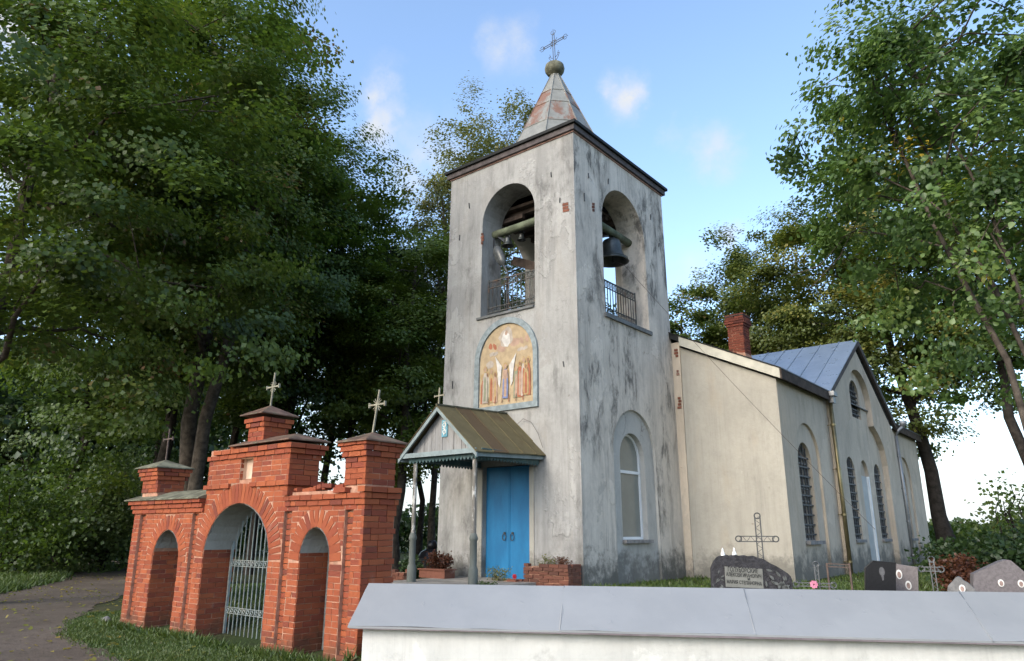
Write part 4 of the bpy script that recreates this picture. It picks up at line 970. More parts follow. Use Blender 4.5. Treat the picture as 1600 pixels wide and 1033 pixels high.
# order by how large they show; 300 as parts, the rest joined
def shown(b):
    c_ = np.array(b[0]); d = np.linalg.norm(c_-CAM); nrm = np.array([0, -1, 0]) if b[4] == 0 else np.array([1, 0, 0]); v = (CAM-c_)/d
    if b[4] != 0 and (b[0][0] in ()): pass
    return max(0, float(nrm@v))*b[1]*b[2]/d**2
BR.sort(key=shown, reverse=True)
for b in BR[:300]: put_brick(UBG, gate, b[0], b[1], b[2], b[3], b[4], b[5])
m = MB()
for b in BR[300:]:
    me_ = UB[random.randrange(6)]; mt = Matrix.Translation(b[0]) @ Matrix.Rotation(b[4], 4, 'Z') @ Matrix.Rotation(b[5], 4, 'Y') @ Matrix.Diagonal((b[1], b[3], b[2], 1))
    m.mesh([mt @ v.co for v in me_.vertices], [tuple(p.vertices) for p in me_.polygons])
m.build('brick_remainder', M['brick'], gate, kind='stuff', recalc=False)
# sheet roofs
def hip(x0, x1, y0, y1, z0, z1, mat, rx0=None, rx1=None, name='roof_sheet', t=.018, wob=.0):
    ym = (y0+y1)/2; xm0 = rx0 if rx0 is not None else (x0+x1)/2; xm1 = rx1 if rx1 is not None else (x0+x1)/2
    j = lambda: random.uniform(-wob, wob)
    b_ = [(x0, y0, z0+j()), (x1, y0, z0+j()), (x1, y1, z0+j()), (x0, y1, z0+j())]; r_ = [(xm0, ym, z1), (xm1, ym, z1)]
    m = MB(); m.poly([b_[0], b_[1], r_[1], r_[0]]); m.poly([b_[1], b_[2], r_[1]]); m.poly([b_[2], b_[3], r_[0], r_[1]]); m.poly([b_[3], b_[0], r_[0]])
    for k in range(4):
        a, c2 = b_[k], b_[(k+1) % 4]; m.poly([a, c2, (c2[0], c2[1], c2[2]-t), (a[0], a[1], a[2]-t)])
    m.poly([(p[0], p[1], p[2]-t) for p in b_]); return m.build(name, mat, gate, recalc=False)
hip(-5.45, -2.74, -7.09, -6.27, 1.665, 1.81, M['moss_sheet'], -5.2, -2.74, wob=.015)
hip(-2.05, -.40, -7.05, -6.29, 2.44, 2.57, M['cornice_sheet'], -1.9, -.75, wob=.015)
hip(-5.24, -4.38, -7.07, -6.36, 2.245, 2.40, M['moss_sheet'], wob=.01)
hip(.73, 1.38, -7.065, -6.32, 2.30, 2.44, M['cornice_sheet'], wob=.012)
hip(-1.94, -1.28, -6.97, -6.30, 2.93, 3.10, M['cornice_sheet'], wob=.01)
def small_cross(b, top, arm, aw, mat, star=True, lean=0):
    m = MB(); b = Vector(b); top = Vector(top); m.bar(b, top, .022, .022); d = (top-b)
    c_ = b+d*arm; ax = Vector((1, 0, .0)); m.bar(c_-ax*aw, c_+ax*aw, .024, .022)
    for s_ in (-1, 1): m.bar(c_+ax*aw*s_-Vector((0, 0, .034)), c_+ax*aw*s_+Vector((0, 0, .034)), .03, .02)
    if star:
        for a in (.6, 1.0, 2.1, 2.5): v = Vector((math.cos(a), 0, math.sin(a)))*.10; m.bar(c_-v, c_+v, .008)
    m.build('cross', mat, gate)
small_cross((-1.62, -6.63, 3.08), (-1.57, -6.63, 3.64), .58, .17, M['cross_paint'])
small_cross((1.05, -6.69, 2.42), (1.15, -6.69, 3.02), .66, .16, M['cross_paint'])
small_cross((-4.82, -6.71, 2.38), (-4.82, -6.71, 2.98), .68, .17, M['cross_brown'], False)
# iron leaves
def iron_leaf(a, y, n, mat, x0, x1, rails):
    m = MB(); c_ = (x0+x1)/2
    topz = lambda x: arch_half(a, -1)[0]*0+a[2][1]+(max(p[1] for p in a)-a[2][1])*math.sqrt(max(0.0, 1-((x-(a[0][0]+a[1][0])/2)/((a[1][0]-a[0][0])/2))**2))-.03
    for x in (x0, x1): m.bar((x, y, -.47), (x, y, max(.75, topz(x))), .035)
    for z in rails:
        m.box(x0, x1, y-.012, y-.006, z-.050, z-.040); m.box(x0, x1, y-.012, y-.006, z+.040, z+.050)
        k = n
        for i in range(k): xx = x0+(x1-x0)*(i+.5)/k; m.tube([(xx+.028*math.cos(t_), y-.01, z+.028*math.sin(t_)) for t_ in np.linspace(0, 6.28, 9)], .008, 4, cap=False)
    leaf = m.build('iron_gate', M['iron_grey'], gate)
    for i in range(1, n):
        xx = x0+(x1-x0)*i/n; b = MB(); b.bar((xx, y, -.46), (xx, y, topz(xx)), .013); b.build('bar', M['iron_grey'], leaf)
iron_leaf(aM, -6.47, 15, M['iron_grey'], -2.60, -.85, (-.10, .62))
iron_leaf(aR, -6.46, 6, M['iron_grey'], -.02, .58, (-.10, .55))

# ------------------------------------------------------------------ churchyard wall under its sheet-metal coping
cw = thing('churchyard_wall', 'thick whitewashed churchyard wall under a pale grey pitched sheet coping', 'wall', (5.0, -5.0, -.3))
WL = 13.0; HW = .62; ZR, ZEV = .512, .10
def wp(l, t_, z): p = RIDGE0+WD*l+WN*t_; return (p[0], p[1], z)
hb = .50
m = MB(); m.mesh([wp(l, t_, z) for l in (.14, WL) for t_ in (-hb, hb) for z in (-.8, ZEV+.03)]+[wp(.14, 0, ZR-.06), wp(WL, 0, ZR-.06)], [(0, 2, 3, 8, 1), (4, 5, 9, 7, 6), (0, 1, 5, 4), (2, 6, 7, 3), (1, 8, 9, 5), (3, 7, 9, 8)]); m.build('wall_body', M['whitewash'], cw)
L0 = 0.0; i = 0
while L0 < WL:
    L1 = L0+random.uniform(1.9, 2.4); e = .003*(i % 2)
    for s_ in (-1, 1):
        m = MB(); nx_ = 6; nt_ = 5; vs = []
        for a in range(nx_+1):
            for b in range(nt_+1):
                l = L0+(L1+.02-L0)*a/nx_; k = b/nt_; wv = random.uniform(-.007, .007) if 0 < b else 0
                vs.append(wp(l, s_*HW*k, ZR+(ZEV-ZR)*k+e+wv))
        m.mesh(vs, [(a*(nt_+1)+b, (a+1)*(nt_+1)+b, (a+1)*(nt_+1)+b+1, a*(nt_+1)+b+1) for a in range(nx_) for b in range(nt_)])
        m.poly([vs[(nt_)], vs[-1], (vs[-1][0], vs[-1][1], vs[-1][2]-.02), (vs[nt_][0], vs[nt_][1], vs[nt_][2]-.02)])
        m.bar(wp(L1+.004, 0, ZR+.003), wp(L1+.004, s_*HW, ZEV+.003), .010, .003)
        m.build('coping_sheet', M['coping_paint'], cw, smooth=True, recalc=False)
    L0 = L1; i += 1
m = MB()
for s_ in (-1, 1): m.mesh([wp(l, s_*t_, z) for l in (.02, WL) for t_ in (HW-.03, HW-.002) for z in (ZEV-.035, ZEV-.004)], BOXF)
m.build('eaves_batten', M['coping_edge'], cw)
m = MB(); m.mesh([wp(.02, t_, z) for t_, z in ((-HW+.03, ZEV-.01), (HW-.03, ZEV-.01), (0, ZR-.015))], [(0, 1, 2)]); m.build('coping_end', M['coping_edge'], cw)

# ------------------------------------------------------------------ graves
def zat(u, v, d):
    r_ = fw+(u-800)/FPX*r2-(v-516.5)/FPX*u2; return CAM[2]+r_[2]/np.hypot(r_[0], r_[1])*d
class Stand:
    """an upright plane through a point on the ground facing roughly to the road; pixel outlines give the real size of the stone"""
    def __init__(s, u, d, turn=0):
        s.p = at(u, d); a = math.atan2(CAM[1]-s.p[1], CAM[0]-s.p[0])+turn; s.n = np.array([math.cos(a), math.sin(a)]); s.t = np.array([-s.n[1], s.n[0]]); s.z = float(hgt(*s.p))
    def px(s, u, v):
        r_ = fw+(u-800)/FPX*r2-(v-516.5)/FPX*u2; k = np.dot(s.p-CAM[:2], s.n)/np.dot(r_[:2], s.n); q = CAM+k*r_; return float(np.dot(q[:2]-s.p, s.t)), float(q[2])
    def w(s, a, z, d=0.0): q = s.p+s.t*a+s.n*d; return (q[0], q[1], z)
def slab(S, outline, depth, name, mat, parent):
    pts = [S.px(*p) for p in outline]; pts = [(pts[0][0], S.z-.1)]+pts+[(pts[-1][0], S.z-.1)]
    m = MB(); f = lambda a, z, d: S.w(a, z, d); m.plate(pts, [], f, 0); m.plate(pts, [], f, -depth); m.reveal(pts, f, 0, -depth); return m.build(name, mat, parent)
def oval(S, u, v, ru, rv, parent):
    a, z = S.px(u, v); a1 = abs(S.px(u+ru, v)[0]-a); z1 = abs(S.px(u, v-rv)[1]-z); m = MB(); n = 16
    r1 = [S.w(a+a1*math.cos(2*math.pi*k/n), z+z1*math.sin(2*math.pi*k/n), .012) for k in range(n)]; r0 = [S.w(a+a1*math.cos(2*math.pi*k/n), z+z1*math.sin(2*math.pi*k/n), -.002) for k in range(n)]
    m.poly(r1)
    for k in range(n): m.poly([r1[k], r1[(k+1) % n], r0[(k+1) % n], r0[k]])
    o_ = m.build('oval_photo', M['photo_white'], parent); m = MB(); m.poly([S.w(a+a1*.62*math.cos(2*math.pi*k/n), z-z1*.1+z1*.68*math.sin(2*math.pi*k/n), .0145) for k in range(n)]); m.build('portrait', M['photo_face'], parent)
# carved dark stone with an inscription
S = Stand(1175, 10.9, 0.10)
g1 = thing('gravestone', 'rough dark granite gravestone with an inscribed panel and carved leaves', 'gravestone', (*S.p, S.z), 'gravestones behind the white wall')
topo = [(1112, 920), (1111, 888), (1115, 879), (1121, 871), (1127, 868.5), (1137, 867.5), (1140, 869), (1150, 866.8), (1156, 869), (1165, 868), (1170, 870), (1178, 869), (1186, 872), (1194, 874), (1203, 880), (1212, 884), (1222, 890), (1231, 896), (1236, 901), (1238, 907), (1239, 920)]
slab(S, topo, .22, 'stone', M['granite_rough'], g1)
pl = [S.px(*p) for p in ((1132, 885), (1191, 889), (1193, 919.5), (1134, 917))]
m = MB(); m.poly([S.w(a, z, .016) for a, z in pl]); m.reveal(pl, lambda a, z, d: S.w(a, z, d), .016, -.002); m.build('inscription_panel', M['plaque_stone'], g1)
dr_ = (np.array(pl[1])-np.array(pl[0])); sl2 = math.atan2(dr_[1], abs(dr_[0]))
def text(body, a, z, size, wid, d, parent, mat, S, tilt):
    cu = bpy.data.curves.new('lettering', 'FONT'); cu.body = body; cu.size = size; cu.align_x = 'CENTER'; cu.align_y = 'CENTER'; cu.extrude = .002; cu.offset = .0012
    o_ = bpy.data.objects.new('lettering', cu); COL.objects.link(o_); cu.materials.append(mat); o_.parent = parent
    X = Vector((S.t[0], S.t[1], 0)); 
    Z = Vector((0, 0, 1)); Nn = Vector((S.n[0], S.n[1], 0)); X = Z.cross(Nn).normalized(); X = (X+Z*tilt).normalized(); Yv = Nn.cross(X)
    L = root_loc(parent); q = Vector(S.w(a, z, d))-L
    bpy.context.view_layer.update(); me = bpy.data.meshes.new_from_object(o_.evaluated_get(bpy.context.evaluated_depsgraph_get())); bpy.data.objects.remove(o_); bpy.data.curves.remove(cu)
    me.name = 'lettering'; o_ = link('lettering', me, None, parent); xs = [v.co.x for v in me.vertices]; k = wid/max(.01, max(xs)-min(xs))
    o_.matrix_local = Matrix(((X.x*k, Yv.x, Nn.x, q.x), (X.y*k, Yv.y, Nn.y, q.y), (X.z*k, Yv.z, Nn.z, q.z), (0, 0, 0, 1)))
pcx = lambda u, v: S.px(u, v)
wpx = lambda u0, u1, v: abs(S.px(u1, v)[0]-S.px(u0, v)[0])
tl2 = -math.tan(abs(sl2))
for body, u, v, u0, u1, sz in (('ГОЛУБОВСКИЕ', 1160.5, 891.2, 1137, 1184, .082), ('АЛЕКСЕЙ ИВАНОВИЧ', 1161.8, 899.2, 1134.5, 1189, .066), ('И', 1170, 905.3, 1168.5, 1172, .04), ('МАРИЯ СТЕПАНОВНА', 1162.5, 910.6, 1135.5, 1190, .062)):
    a, z = S.px(u, v); text(body, a, z, sz, wpx(u0, u1, v), .018, g1, M['plaque_text'], S, tl2)
rr = random.Random(3)
for k in range(26):
    u, v = rr.uniform(1197, 1234), rr.uniform(884, 918)
    if v < 876+(u-1190)*.52+6: continue
    a, z = S.px(u, v); an = rr.uniform(0, 6.28); L = rr.uniform(.035, .06); m = MB()
    pts = [(a+L*math.cos(an)*p-L*.35*math.sin(an)*q, z+L*math.sin(an)*p+L*.35*math.cos(an)*q) for p, q in ((-1, 0), (-.3, -1), (.5, -.7), (1, 0), (.5, .7), (-.3, 1))]
    m.plate(pts, [], lambda a_, z_, d: S.w(a_, z_, d), .014); m.reveal(pts, lambda a_, z_, d: S.w(a_, z_, d), .014, -.004); m.build('carved_leaf', M['granite_carved'], g1)
for k in range(9):
    u, v = rr.uniform(1114, 1129), rr.uniform(893, 918); a, z = S.px(u, v); an = rr.uniform(0, 6.28); L = .03; m = MB()
    pts = [(a+L*math.cos(an)*p-L*.35*math.sin(an)*q, z+L*math.sin(an)*p+L*.35*math.cos(an)*q) for p, q in ((-1, 0), (0, -1), (1, 0), (0, 1))]
    m.plate(pts, [], lambda a_, z_, d: S.w(a_, z_, d), .010); m.reveal(pts, lambda a_, z_, d: S.w(a_, z_, d), .010, -.004); m.build('carved_leaf', M['granite_carved'], g1)
for u, v, lab in ((1130, 867.6, 'small white bird figurine on the gravestone, nearer its left shoulder'), (1148, 866.8, 'small white bird figurine on top of the gravestone above the panel')):
    a, z = S.px(u, v); q = S.w(a, z, -.06); m = MB(); m.lathe(q, [(.028, -.03), (.030, .01), (.022, .035), (.012, .055), (.015, .068), (.008, .085), (0, .10)], 10); o_ = m.build('figurine', M['ceramic'], None, True); tag(o_, lab, 'figurine', 'white figurines on the gravestone')
def lattice_cross(S, uc, vt, vb, ul, ur, va, gap, label, mat, grp, cat='cross', dense=8):
    t = thing('metal_cross', label, cat, (*S.p, S.z), grp)
    ac, zt_ = S.px(uc, vt); _, zb_ = S.px(uc, vb); al, za = S.px(ul, va); ar, _ = S.px(ur, va); zb_ = min(zb_, S.z-.05)
    m = MB()
    for o_ in (-gap, gap): m.bar(S.w(ac+o_, zb_), S.w(ac+o_, zt_), .014); m.bar(S.w(al, za+o_), S.w(ar, za+o_), .014)
    m.build('frame', mat, t); m = MB()
    n = max(3, int((zt_-zb_)/.06))
    for i in range(n): z = zb_+(zt_-zb_)*(i+.5)/n; m.bar(S.w(ac-gap*(-1)**i, z-.03), S.w(ac+gap*(-1)**i, z+.03), .007)
    n = max(3, int(abs(ar-al)/.06))
    for i in range(n): a = al+(ar-al)*(i+.5)/n; sg = (1 if ar > al else -1)*.03; m.bar(S.w(a-sg, za-gap*(-1)**i), S.w(a+sg, za+gap*(-1)**i), .007)
    for p in ((ac, zt_), (al, za), (ar, za)): m.tube([S.w(p[0]+.045*math.cos(x), p[1]+.045*math.sin(x)) for x in np.linspace(0, 6.28, 11)], .010, 5, cap=False)
    m.build('lattice', mat, t); return t
S2 = Stand(1183, 12.4)
lattice_cross(S2, 1183, 806, 925, 1154, 1212, 842, .040, 'tall grey wrought lattice cross standing behind the dark gravestone', M['iron_dark'], 'metal grave crosses')
S3 = Stand(1272, 12.8)
t = lattice_cross(S3, 1275, 882, 925, 1244, 1302, 913, .025, 'low silver metal grave cross with a pink flower at its centre', M['silver'], 'metal grave crosses')
a, z = S3.px(1272, 913); q = S3.w(a, z, .05); m = MB()
for k in range(7): an = 6.28*k/7; m.obox((q[0]+.035*math.cos(an)*S3.t[0], q[1]+.035*math.cos(an)*S3.t[1], q[2]+.035*math.sin(an)), (.022, 0, 0), (0, .012, 0), (0, 0, .022))
tag(m.build('flower', M['flower_pink']), 'pink artificial flower tied to the low silver cross', 'flower')
S4 = Stand(1457, 13.5)
lattice_cross(S4, 1455, 874, 925, 1440, 1470, 889, .030, 'openwork wire cross between the grey slab and the red shrub', M['silver'], 'metal grave crosses')
S5 = Stand(1376, 12.6, .12)
g = thing('gravestone', 'polished black granite gravestone with one cut corner and an etched portrait', 'gravestone', (*S5.p, S5.z), 'gravestones behind the white wall')
slab(S5, [(1352, 920), (1352, 888), (1364.5, 876), (1400, 879), (1400, 920)], .12, 'stone', M['granite_black'], g)
a, z = S5.px(1378, 893); m = MB(); hw_ = abs(S5.px(1384, 893)[0]-a)
m.poly([S5.w(a+hw_*.75*math.cos(k*.45), z+hw_*1.25*math.sin(k*.45), .002) for k in range(14)]); m.poly([S5.w(a+x*hw_, z-hw_*y, .002) for x, y in ((-.35, 1.22), (.35, 1.22), (.25, 2.2), (-.1, 2.6))]); m.build('portrait', M['portrait'], g)
S6 = Stand(1418, 13.2, -.05)
g = thing('gravestone', 'reddish grey slab gravestone with two oval photographs beside the black one', 'gravestone', (*S6.p, S6.z), 'gravestones behind the white wall')
slab(S6, [(1398, 922), (1398, 881), (1434, 886.5), (1435, 922)], .14, 'stone', M['granite_grey'], g); oval(S6, 1405, 897.5, 4.8, 7.5, g); oval(S6, 1419.5, 914.5, 4.8, 7, g)
S7 = Stand(1503, 11.2)
g = thing('gravestone', 'small jagged grey gravestone with a single oval photograph', 'gravestone', (*S7.p, S7.z), 'gravestones behind the white wall')
slab(S7, [(1480, 925), (1481, 916), (1489, 908), (1493, 903), (1497, 901), (1502, 903), (1505, 907), (1514, 912), (1524, 922), (1525, 926)], .15, 'stone', M['stone_grey'], g); oval(S7, 1503.5, 919.5, 5, 6, g)
S8 = Stand(1570, 11.9, .25)
g = thing('gravestone', 'broad grey gravestone with a sloping peaked top and two oval photographs', 'gravestone', (*S8.p, S8.z), 'gravestones behind the white wall')
slab(S8, [(1521, 925), (1521, 897), (1540, 888), (1565, 876.5), (1573, 874.5), (1580, 876), (1600, 893), (1622, 905), (1622, 926)], .18, 'stone', M['granite_grey'], g); oval(S8, 1564, 911, 4.8, 5.8, g); oval(S8, 1595, 912, 5, 6, g)
# low iron grave fence in front of the gable: rails and a tilted frame near the drain pipe
S9 = Stand(1305, 14.5)
t = thing('grave_fence', 'rusty low grave railing standing beside the bronze drain pipe', 'railing', (*S9.p, S9.z))
for i, u in enumerate((1292, 1327)): a, z = S9.px(u, 880); m = MB(); m.bar(S9.w(a, S9.z-.1), S9.w(a, z), .03); m.build('post', M['cross_brown'], t)
for v in (880.5, 885): a0, z = S9.px(1290, v); a1, z1 = S9.px(1328, v+2); m = MB(); m.bar(S9.w(a0, z), S9.w(a1, z1), .016); m.build('rail', M['cross_brown'], t)
m = MB(); q = at(676, 24); 
# dark monument left of the tower
t = thing('monument', 'small black monument with a rounded head, left of the tower', 'monument', (*q, float(hgt(*q))))
zz = float(hgt(*q)); v0 = lambda v: zat(676, v, 24)
m = MB(); m.lathe((q[0], q[1], zz), [(.50, -.1), (.50, v0(872)-zz), (.36, v0(862)-zz), (.20, v0(858)-zz)], 10); m.build('pedestal', M['granite_black'], t)
m = MB(); m.lathe((q[0], q[1], v0(852)), [(.10, -.16), (.15, -.08), (.17, 0), (.13, .12), (0, .17)], 12); m.build('head', M['granite_black'], t, True)

# ------------------------------------------------------------------ flower beds by the porch
def brick_bed(name, label, x0, x1, y0, y1, z0, z1, cat='planter', rough=.0, group=None, ragged=.35):
    t = thing(name, label, cat, ((x0+x1)/2, (y0+y1)/2, z0), group); m = MB(); m.box(x0+.02, x1-.02, y0+.02, y1, z0-.15, z1-.05); m.build('bed_core', M['mortar'], t)
    k = 0; z = z0+.04
    while z < z1:
        e = random.uniform(-.006, .006); s = x0-(BL/2 if k % 2 else 0)
        while s < x1:
            a, b = max(s, x0), min(s+BL, x1)
            if b-a > .04 and not (z > z1-.09 and random.random() < ragged): put_brick(UBO, t, ((a+b)/2, y0+.05+e+random.uniform(-.014, .012), z+random.uniform(-.006, .006)), b-a-.004, .064, .11, 0, random.uniform(-.012, .012))
            s += BL+.012
        s = y0-(BL/2 if k % 2 else 0)
        while s < y1:
            a, b = max(s, y0+.11), min(s+BL, y1)
            if b-a > .04: put_brick(UBO, t, (x1-.05+random.uniform(-.006, .006), (a+b)/2, z), b-a-.004, .064, .11, math.pi/2)
            s += BL+.012
        z += .076; k += 1
    return t
brick_bed('brick_planter', 'low red brick flower planter in front of the tower corner', -1.18, -.02, -.52, -.06, .02, .46, group='brick beds by the porch')
brick_bed('brick_planter', 'short crumbling brick edging left of the tall planter, under the door', -1.62, -1.21, -.70, -.45, .0, .16, group='brick beds by the porch')
brick_bed('brick_planter', 'low brick border seen left of the porch posts', -5.2, -4.0, -1.35, -1.15, -.02, .26, group='brick beds by the porch')
t = thing('flower_box', 'terracotta flower box under the dark red bush beside the door', 'flower box', (-3.55, -.75, .1))
m = MB(); m.box(-3.92, -3.10, -.95, -.62, .10, .27); m.box(-3.95, -3.07, -.98, -.59, .27, .30); m.build('box', M['brick_old'], t)

# ------------------------------------------------------------------ foliage
LEAFQ = (np.array([(0, 0, 0), (-.46, .50, .10), (0, 1.0, .0), (.46, .50, .10)], float), np.array([(0, 2, 1), (0, 3, 2)]))
LEAFM = (np.array([(0, 0, 0), (-.42, .22, .05), (-.55, .62, .10), (-.16, .62, .02), (0, 1.05, -.03), (.16, .62, .02), (.55, .62, .10), (.42, .22, .05)], float), np.array([(0, 3, 1), (1, 3, 2), (0, 4, 3), (0, 5, 4), (0, 7, 5), (7, 6, 5)]))
LEAFL = (np.array([(0, 0, 0), (-.30, .08, .05), (-.46, .38, .10), (-.30, .72, .07), (0, 1.1, -.08), (.30, .72, .07), (.46, .38, .10), (.30, .08, .05), (0, .5, .0)], float), np.array([(8, 1, 0), (8, 2, 1), (8, 3, 2), (8, 4, 3), (8, 5, 4), (8, 6, 5), (8, 7, 6), (8, 0, 7)]))
LEAFN = (np.array([(0, 0, 0), (-.2, .5, .05), (0, 1.0, 0), (.2, .5, .05)], float), np.array([(0, 2, 1), (0, 3, 2)]))
def leaves_mesh(name, C, sz, tint, nrm, g, shape, droop=.2):
    n = len(C); T_, F_ = shape; k = len(T_)
    nn = nrm/np.linalg.norm(nrm, axis=1, keepdims=True)
    r_ = g.normal(size=(n, 3)); r_[:, 2] -= droop*2.0
    t_ = r_-nn*np.sum(r_*nn, 1, keepdims=True); t_ /= np.linalg.norm(t_, axis=1, keepdims=True)+1e-9
    b_ = np.cross(nn, t_)
    V = C[:, None, :]+sz[:, None, None]*(T_[None, :, 0:1]*b_[:, None, :]+T_[None, :, 1:2]*t_[:, None, :]+T_[None, :, 2:3]*nn[:, None, :])
    Fa = (F_[None]+(np.arange(n)*k)[:, None, None]).reshape(-1, 3)
    return mesh_np(name, V.reshape(-1, 3), Fa, np.repeat(tint, k))
def mesh_np(name, V, F, tint=None):
    me = bpy.data.meshes.new(name); me.vertices.add(len(V)); me.vertices.foreach_set('co', V.astype(np.float32).ravel())
    me.loops.add(F.size); me.loops.foreach_set('vertex_index', F.astype(np.int32).ravel())
    me.polygons.add(len(F)); me.polygons.foreach_set('loop_start', np.arange(0, F.size, F.shape[1], dtype=np.int32))
    me.update(calc_edges=True)
    if tint is not None: at_ = me.attributes.new('tint', 'FLOAT', 'POINT'); at_.data.foreach_set('value', tint.astype(np.float32))
    return me
def curve(a, b, sag_, g, n=6, wob=.04):
    a = np.array(a, float); b = np.array(b, float); L = np.linalg.norm(b-a); t_ = np.linspace(0, 1, n)[:, None]
    P = a+(b-a)*t_; P[:, 2] += (sag_*4*t_*(1-t_))[:, 0]*L; P[1:-1] += g.normal(0, wob*L, (n-2, 3)); return P
def tree(name, label, cat, base, h, crown, n_leaf, size, mat, trunk_r, seed, lean=(0, 0), bark='bark', cb=.28, shape=LEAFQ, nclus=160, clus=.75, limbs=16, group=None, flat=.40, tintbias=0., trunk_top=.85, up_=.6, shell=.62, keep=None, stems=1, near=None):
    """crown: (ox, oy, cz, rx, ry, rz) relative to the base"""
    g = np.random.default_rng(seed); bx, by = base; bz = float(hgt(bx, by))-.05
    t = thing(name, label, cat, (bx, by, bz), group); ox, oy, cz, rx, ry, rz = crown
    tm = MB(); tops = []
    for s_ in range(stems):
        n = 9; k = np.linspace(0, 1, n); sx = (s_-(stems-1)/2)*trunk_r*2.6
        tp = np.stack([bx+sx+(lean[0]+sx*1.5)*k**1.15, by+(lean[1])*k**1.15+sx*.3, bz+h*trunk_top*k], 1); tp[1:] += g.normal(0, .025*h*.25, (n-1, 3))*np.array([1, 1, .2])
        rad = trunk_r*(1-.82*k)**.8/(1 if s_ == 0 else 1.25); rad[0] *= 1.35
        tm.tube(tp, list(np.maximum(rad, .02)), 9, cap=False); tops.append((tp, rad))
    C0 = np.array([bx+ox, by+oy, bz+cz]); ends = []
    for i in range(limbs):
        tp, rad = tops[i % stems]
        f = cb+(1-cb)*((i+.5)/limbs)**.85; idx = f*(len(tp)-1); j = int(min(idx, len(tp)-2)); p0 = tp[j]+(tp[j+1]-tp[j])*(idx-j); r0 = max(.02, rad[j]*.45)
        an = i*2.399+g.uniform(-.4, .4); zt_ = (f-cb)/(1-cb)*1.7-.85+g.uniform(-.12, .12); q = math.sqrt(max(.05, 1-min(.98, zt_)**2)); rr_ = g.uniform(.62, .98)
        e = C0+np.array([rx*q*math.cos(an)*rr_, ry*q*math.sin(an)*rr_, rz*zt_*rr_])
        P = curve(p0, e, .06, g); tm.tube(P, list(np.linspace(r0, .012, len(P))), 5, cap=False)
        for m_ in range(4):
            k = g.uniform(.35, .95); a0 = P[0]+(P[-1]-P[0])*k; ii_ = k*(len(P)-1); jj = int(min(ii_, len(P)-2)); a0 = P[jj]+(P[jj+1]-P[jj])*(ii_-jj)
            e2 = a0+g.normal(0, 1, 3)*np.array([rx, ry, rz*.8])*.22; tm.tube(curve(a0, e2, .05, g, 4), [r0*.35*(1-k*.5), r0*.2, .012, .008], 4, cap=False); ends.append(e2); ends.append(P[-1])
    tm.build('trunk', M[bark], t, smooth=True, recalc=False)
    # clusters of leaves through the crown, most of them near its surface
    d = g.normal(size=(nclus, 3)); d /= np.linalg.norm(d, axis=1, keepdims=True); rad_ = shell+(1.04-shell)*g.uniform(0, 1, nclus)**.6; rad_[:nclus//5] *= g.uniform(.25, .8, nclus//5)
    CC = C0+d*rad_[:, None]*np.array([rx, ry, rz])*(1+.10*np.sin(3*d[:, :1]+seed)+.10*np.cos(4*d[:, 1:2]+2*d[:, 2:3]+seed))
    if ends: CC = np.concatenate([CC, np.array(ends)])
    nc = len(CC); ct = g.normal(0, .19, nc); cs_ = clus*g.uniform(.55, 1.35, nc)
    wgt = cs_**1.5; wgt /= wgt.sum(); ci = g.choice(nc, n_leaf, p=wgt)
    off = g.normal(size=(n_leaf, 3)); off *= (np.abs(g.normal(.75, .3, n_leaf))/np.maximum(.3, np.linalg.norm(off, axis=1)))[:, None]
    Cc = CC[ci]+off*cs_[ci][:, None]*np.array([1, 1, flat]); Cc[:, 2] -= .12*cs_[ci]*(off[:, 0]**2+off[:, 1]**2)
    Cc[:, 2] = np.maximum(Cc[:, 2], bz+.08)
    out = (Cc-C0)/np.array([rx, ry, rz]); cn = g.normal(0, .38, (nc, 3)); nrm = out*.55+np.array([0, 0, up_+.35])+cn[ci]+g.normal(0, .33, (n_leaf, 3))+np.column_stack([off[:, 0]*.35, off[:, 1]*.35, np.zeros(n_leaf)])
    tint = np.clip(.38+tintbias+ct[ci]+g.normal(0, .13, n_leaf), 0, 1); sz = size*g.uniform(.65, 1.25, n_leaf)
    if keep is not None: kk = keep(Cc); Cc, nrm, tint, sz = Cc[kk], nrm[kk], tint[kk], sz[kk]
    L = np.array([bx, by, bz])
    if near:   # the leaves that show largest are leaves of their own
        rel = Cc-CAM; dd = np.linalg.norm(rel, axis=1); z = rel@fw; u = 800+FPX*(rel@r2)/z; v = 516.5-FPX*(rel@u2)/z
        sc_ = np.where((z > 0) & (u > 1240) & (u < 1600) & (v > 0) & (v < 720), sz/dd, 0); od = np.argsort(-sc_); sel = od[:near]; rest = od[near:]
        T_, F_ = shape; metas = []
        for q in range(6):
            me = mesh_np('leaf', T_, F_, np.full(len(T_), .25+.11*q)); me.materials.append(M[mat]); metas.append(me)
        for i_ in sel:
            o = bpy.data.objects.new('leaf', metas[int(min(5, max(0, (tint[i_]-.2)/.11)))]); COL.objects.link(o); o.parent = t
            nn = Vector(nrm[i_]).normalized(); tt = Vector((g.normal(), g.normal(), g.normal()-.6)); tt = (tt-nn*tt.dot(nn)).normalized(); bb = nn.cross(tt); s_ = float(sz[i_]); q = Cc[i_]-L
            o.matrix_local = Matrix(((bb.x*s_, tt.x*s_, nn.x*s_, q[0]), (bb.y*s_, tt.y*s_, nn.y*s_, q[1]), (bb.z*s_, tt.z*s_, nn.z*s_, q[2]), (0, 0, 0, 1)))
        Cc, nrm, tint, sz = Cc[rest], nrm[rest], tint[rest], sz[rest]
    me = leaves_mesh('crown', Cc-L, sz, tint, nrm, g, shape, .25); link('crown', me, M[mat], t)
    return t
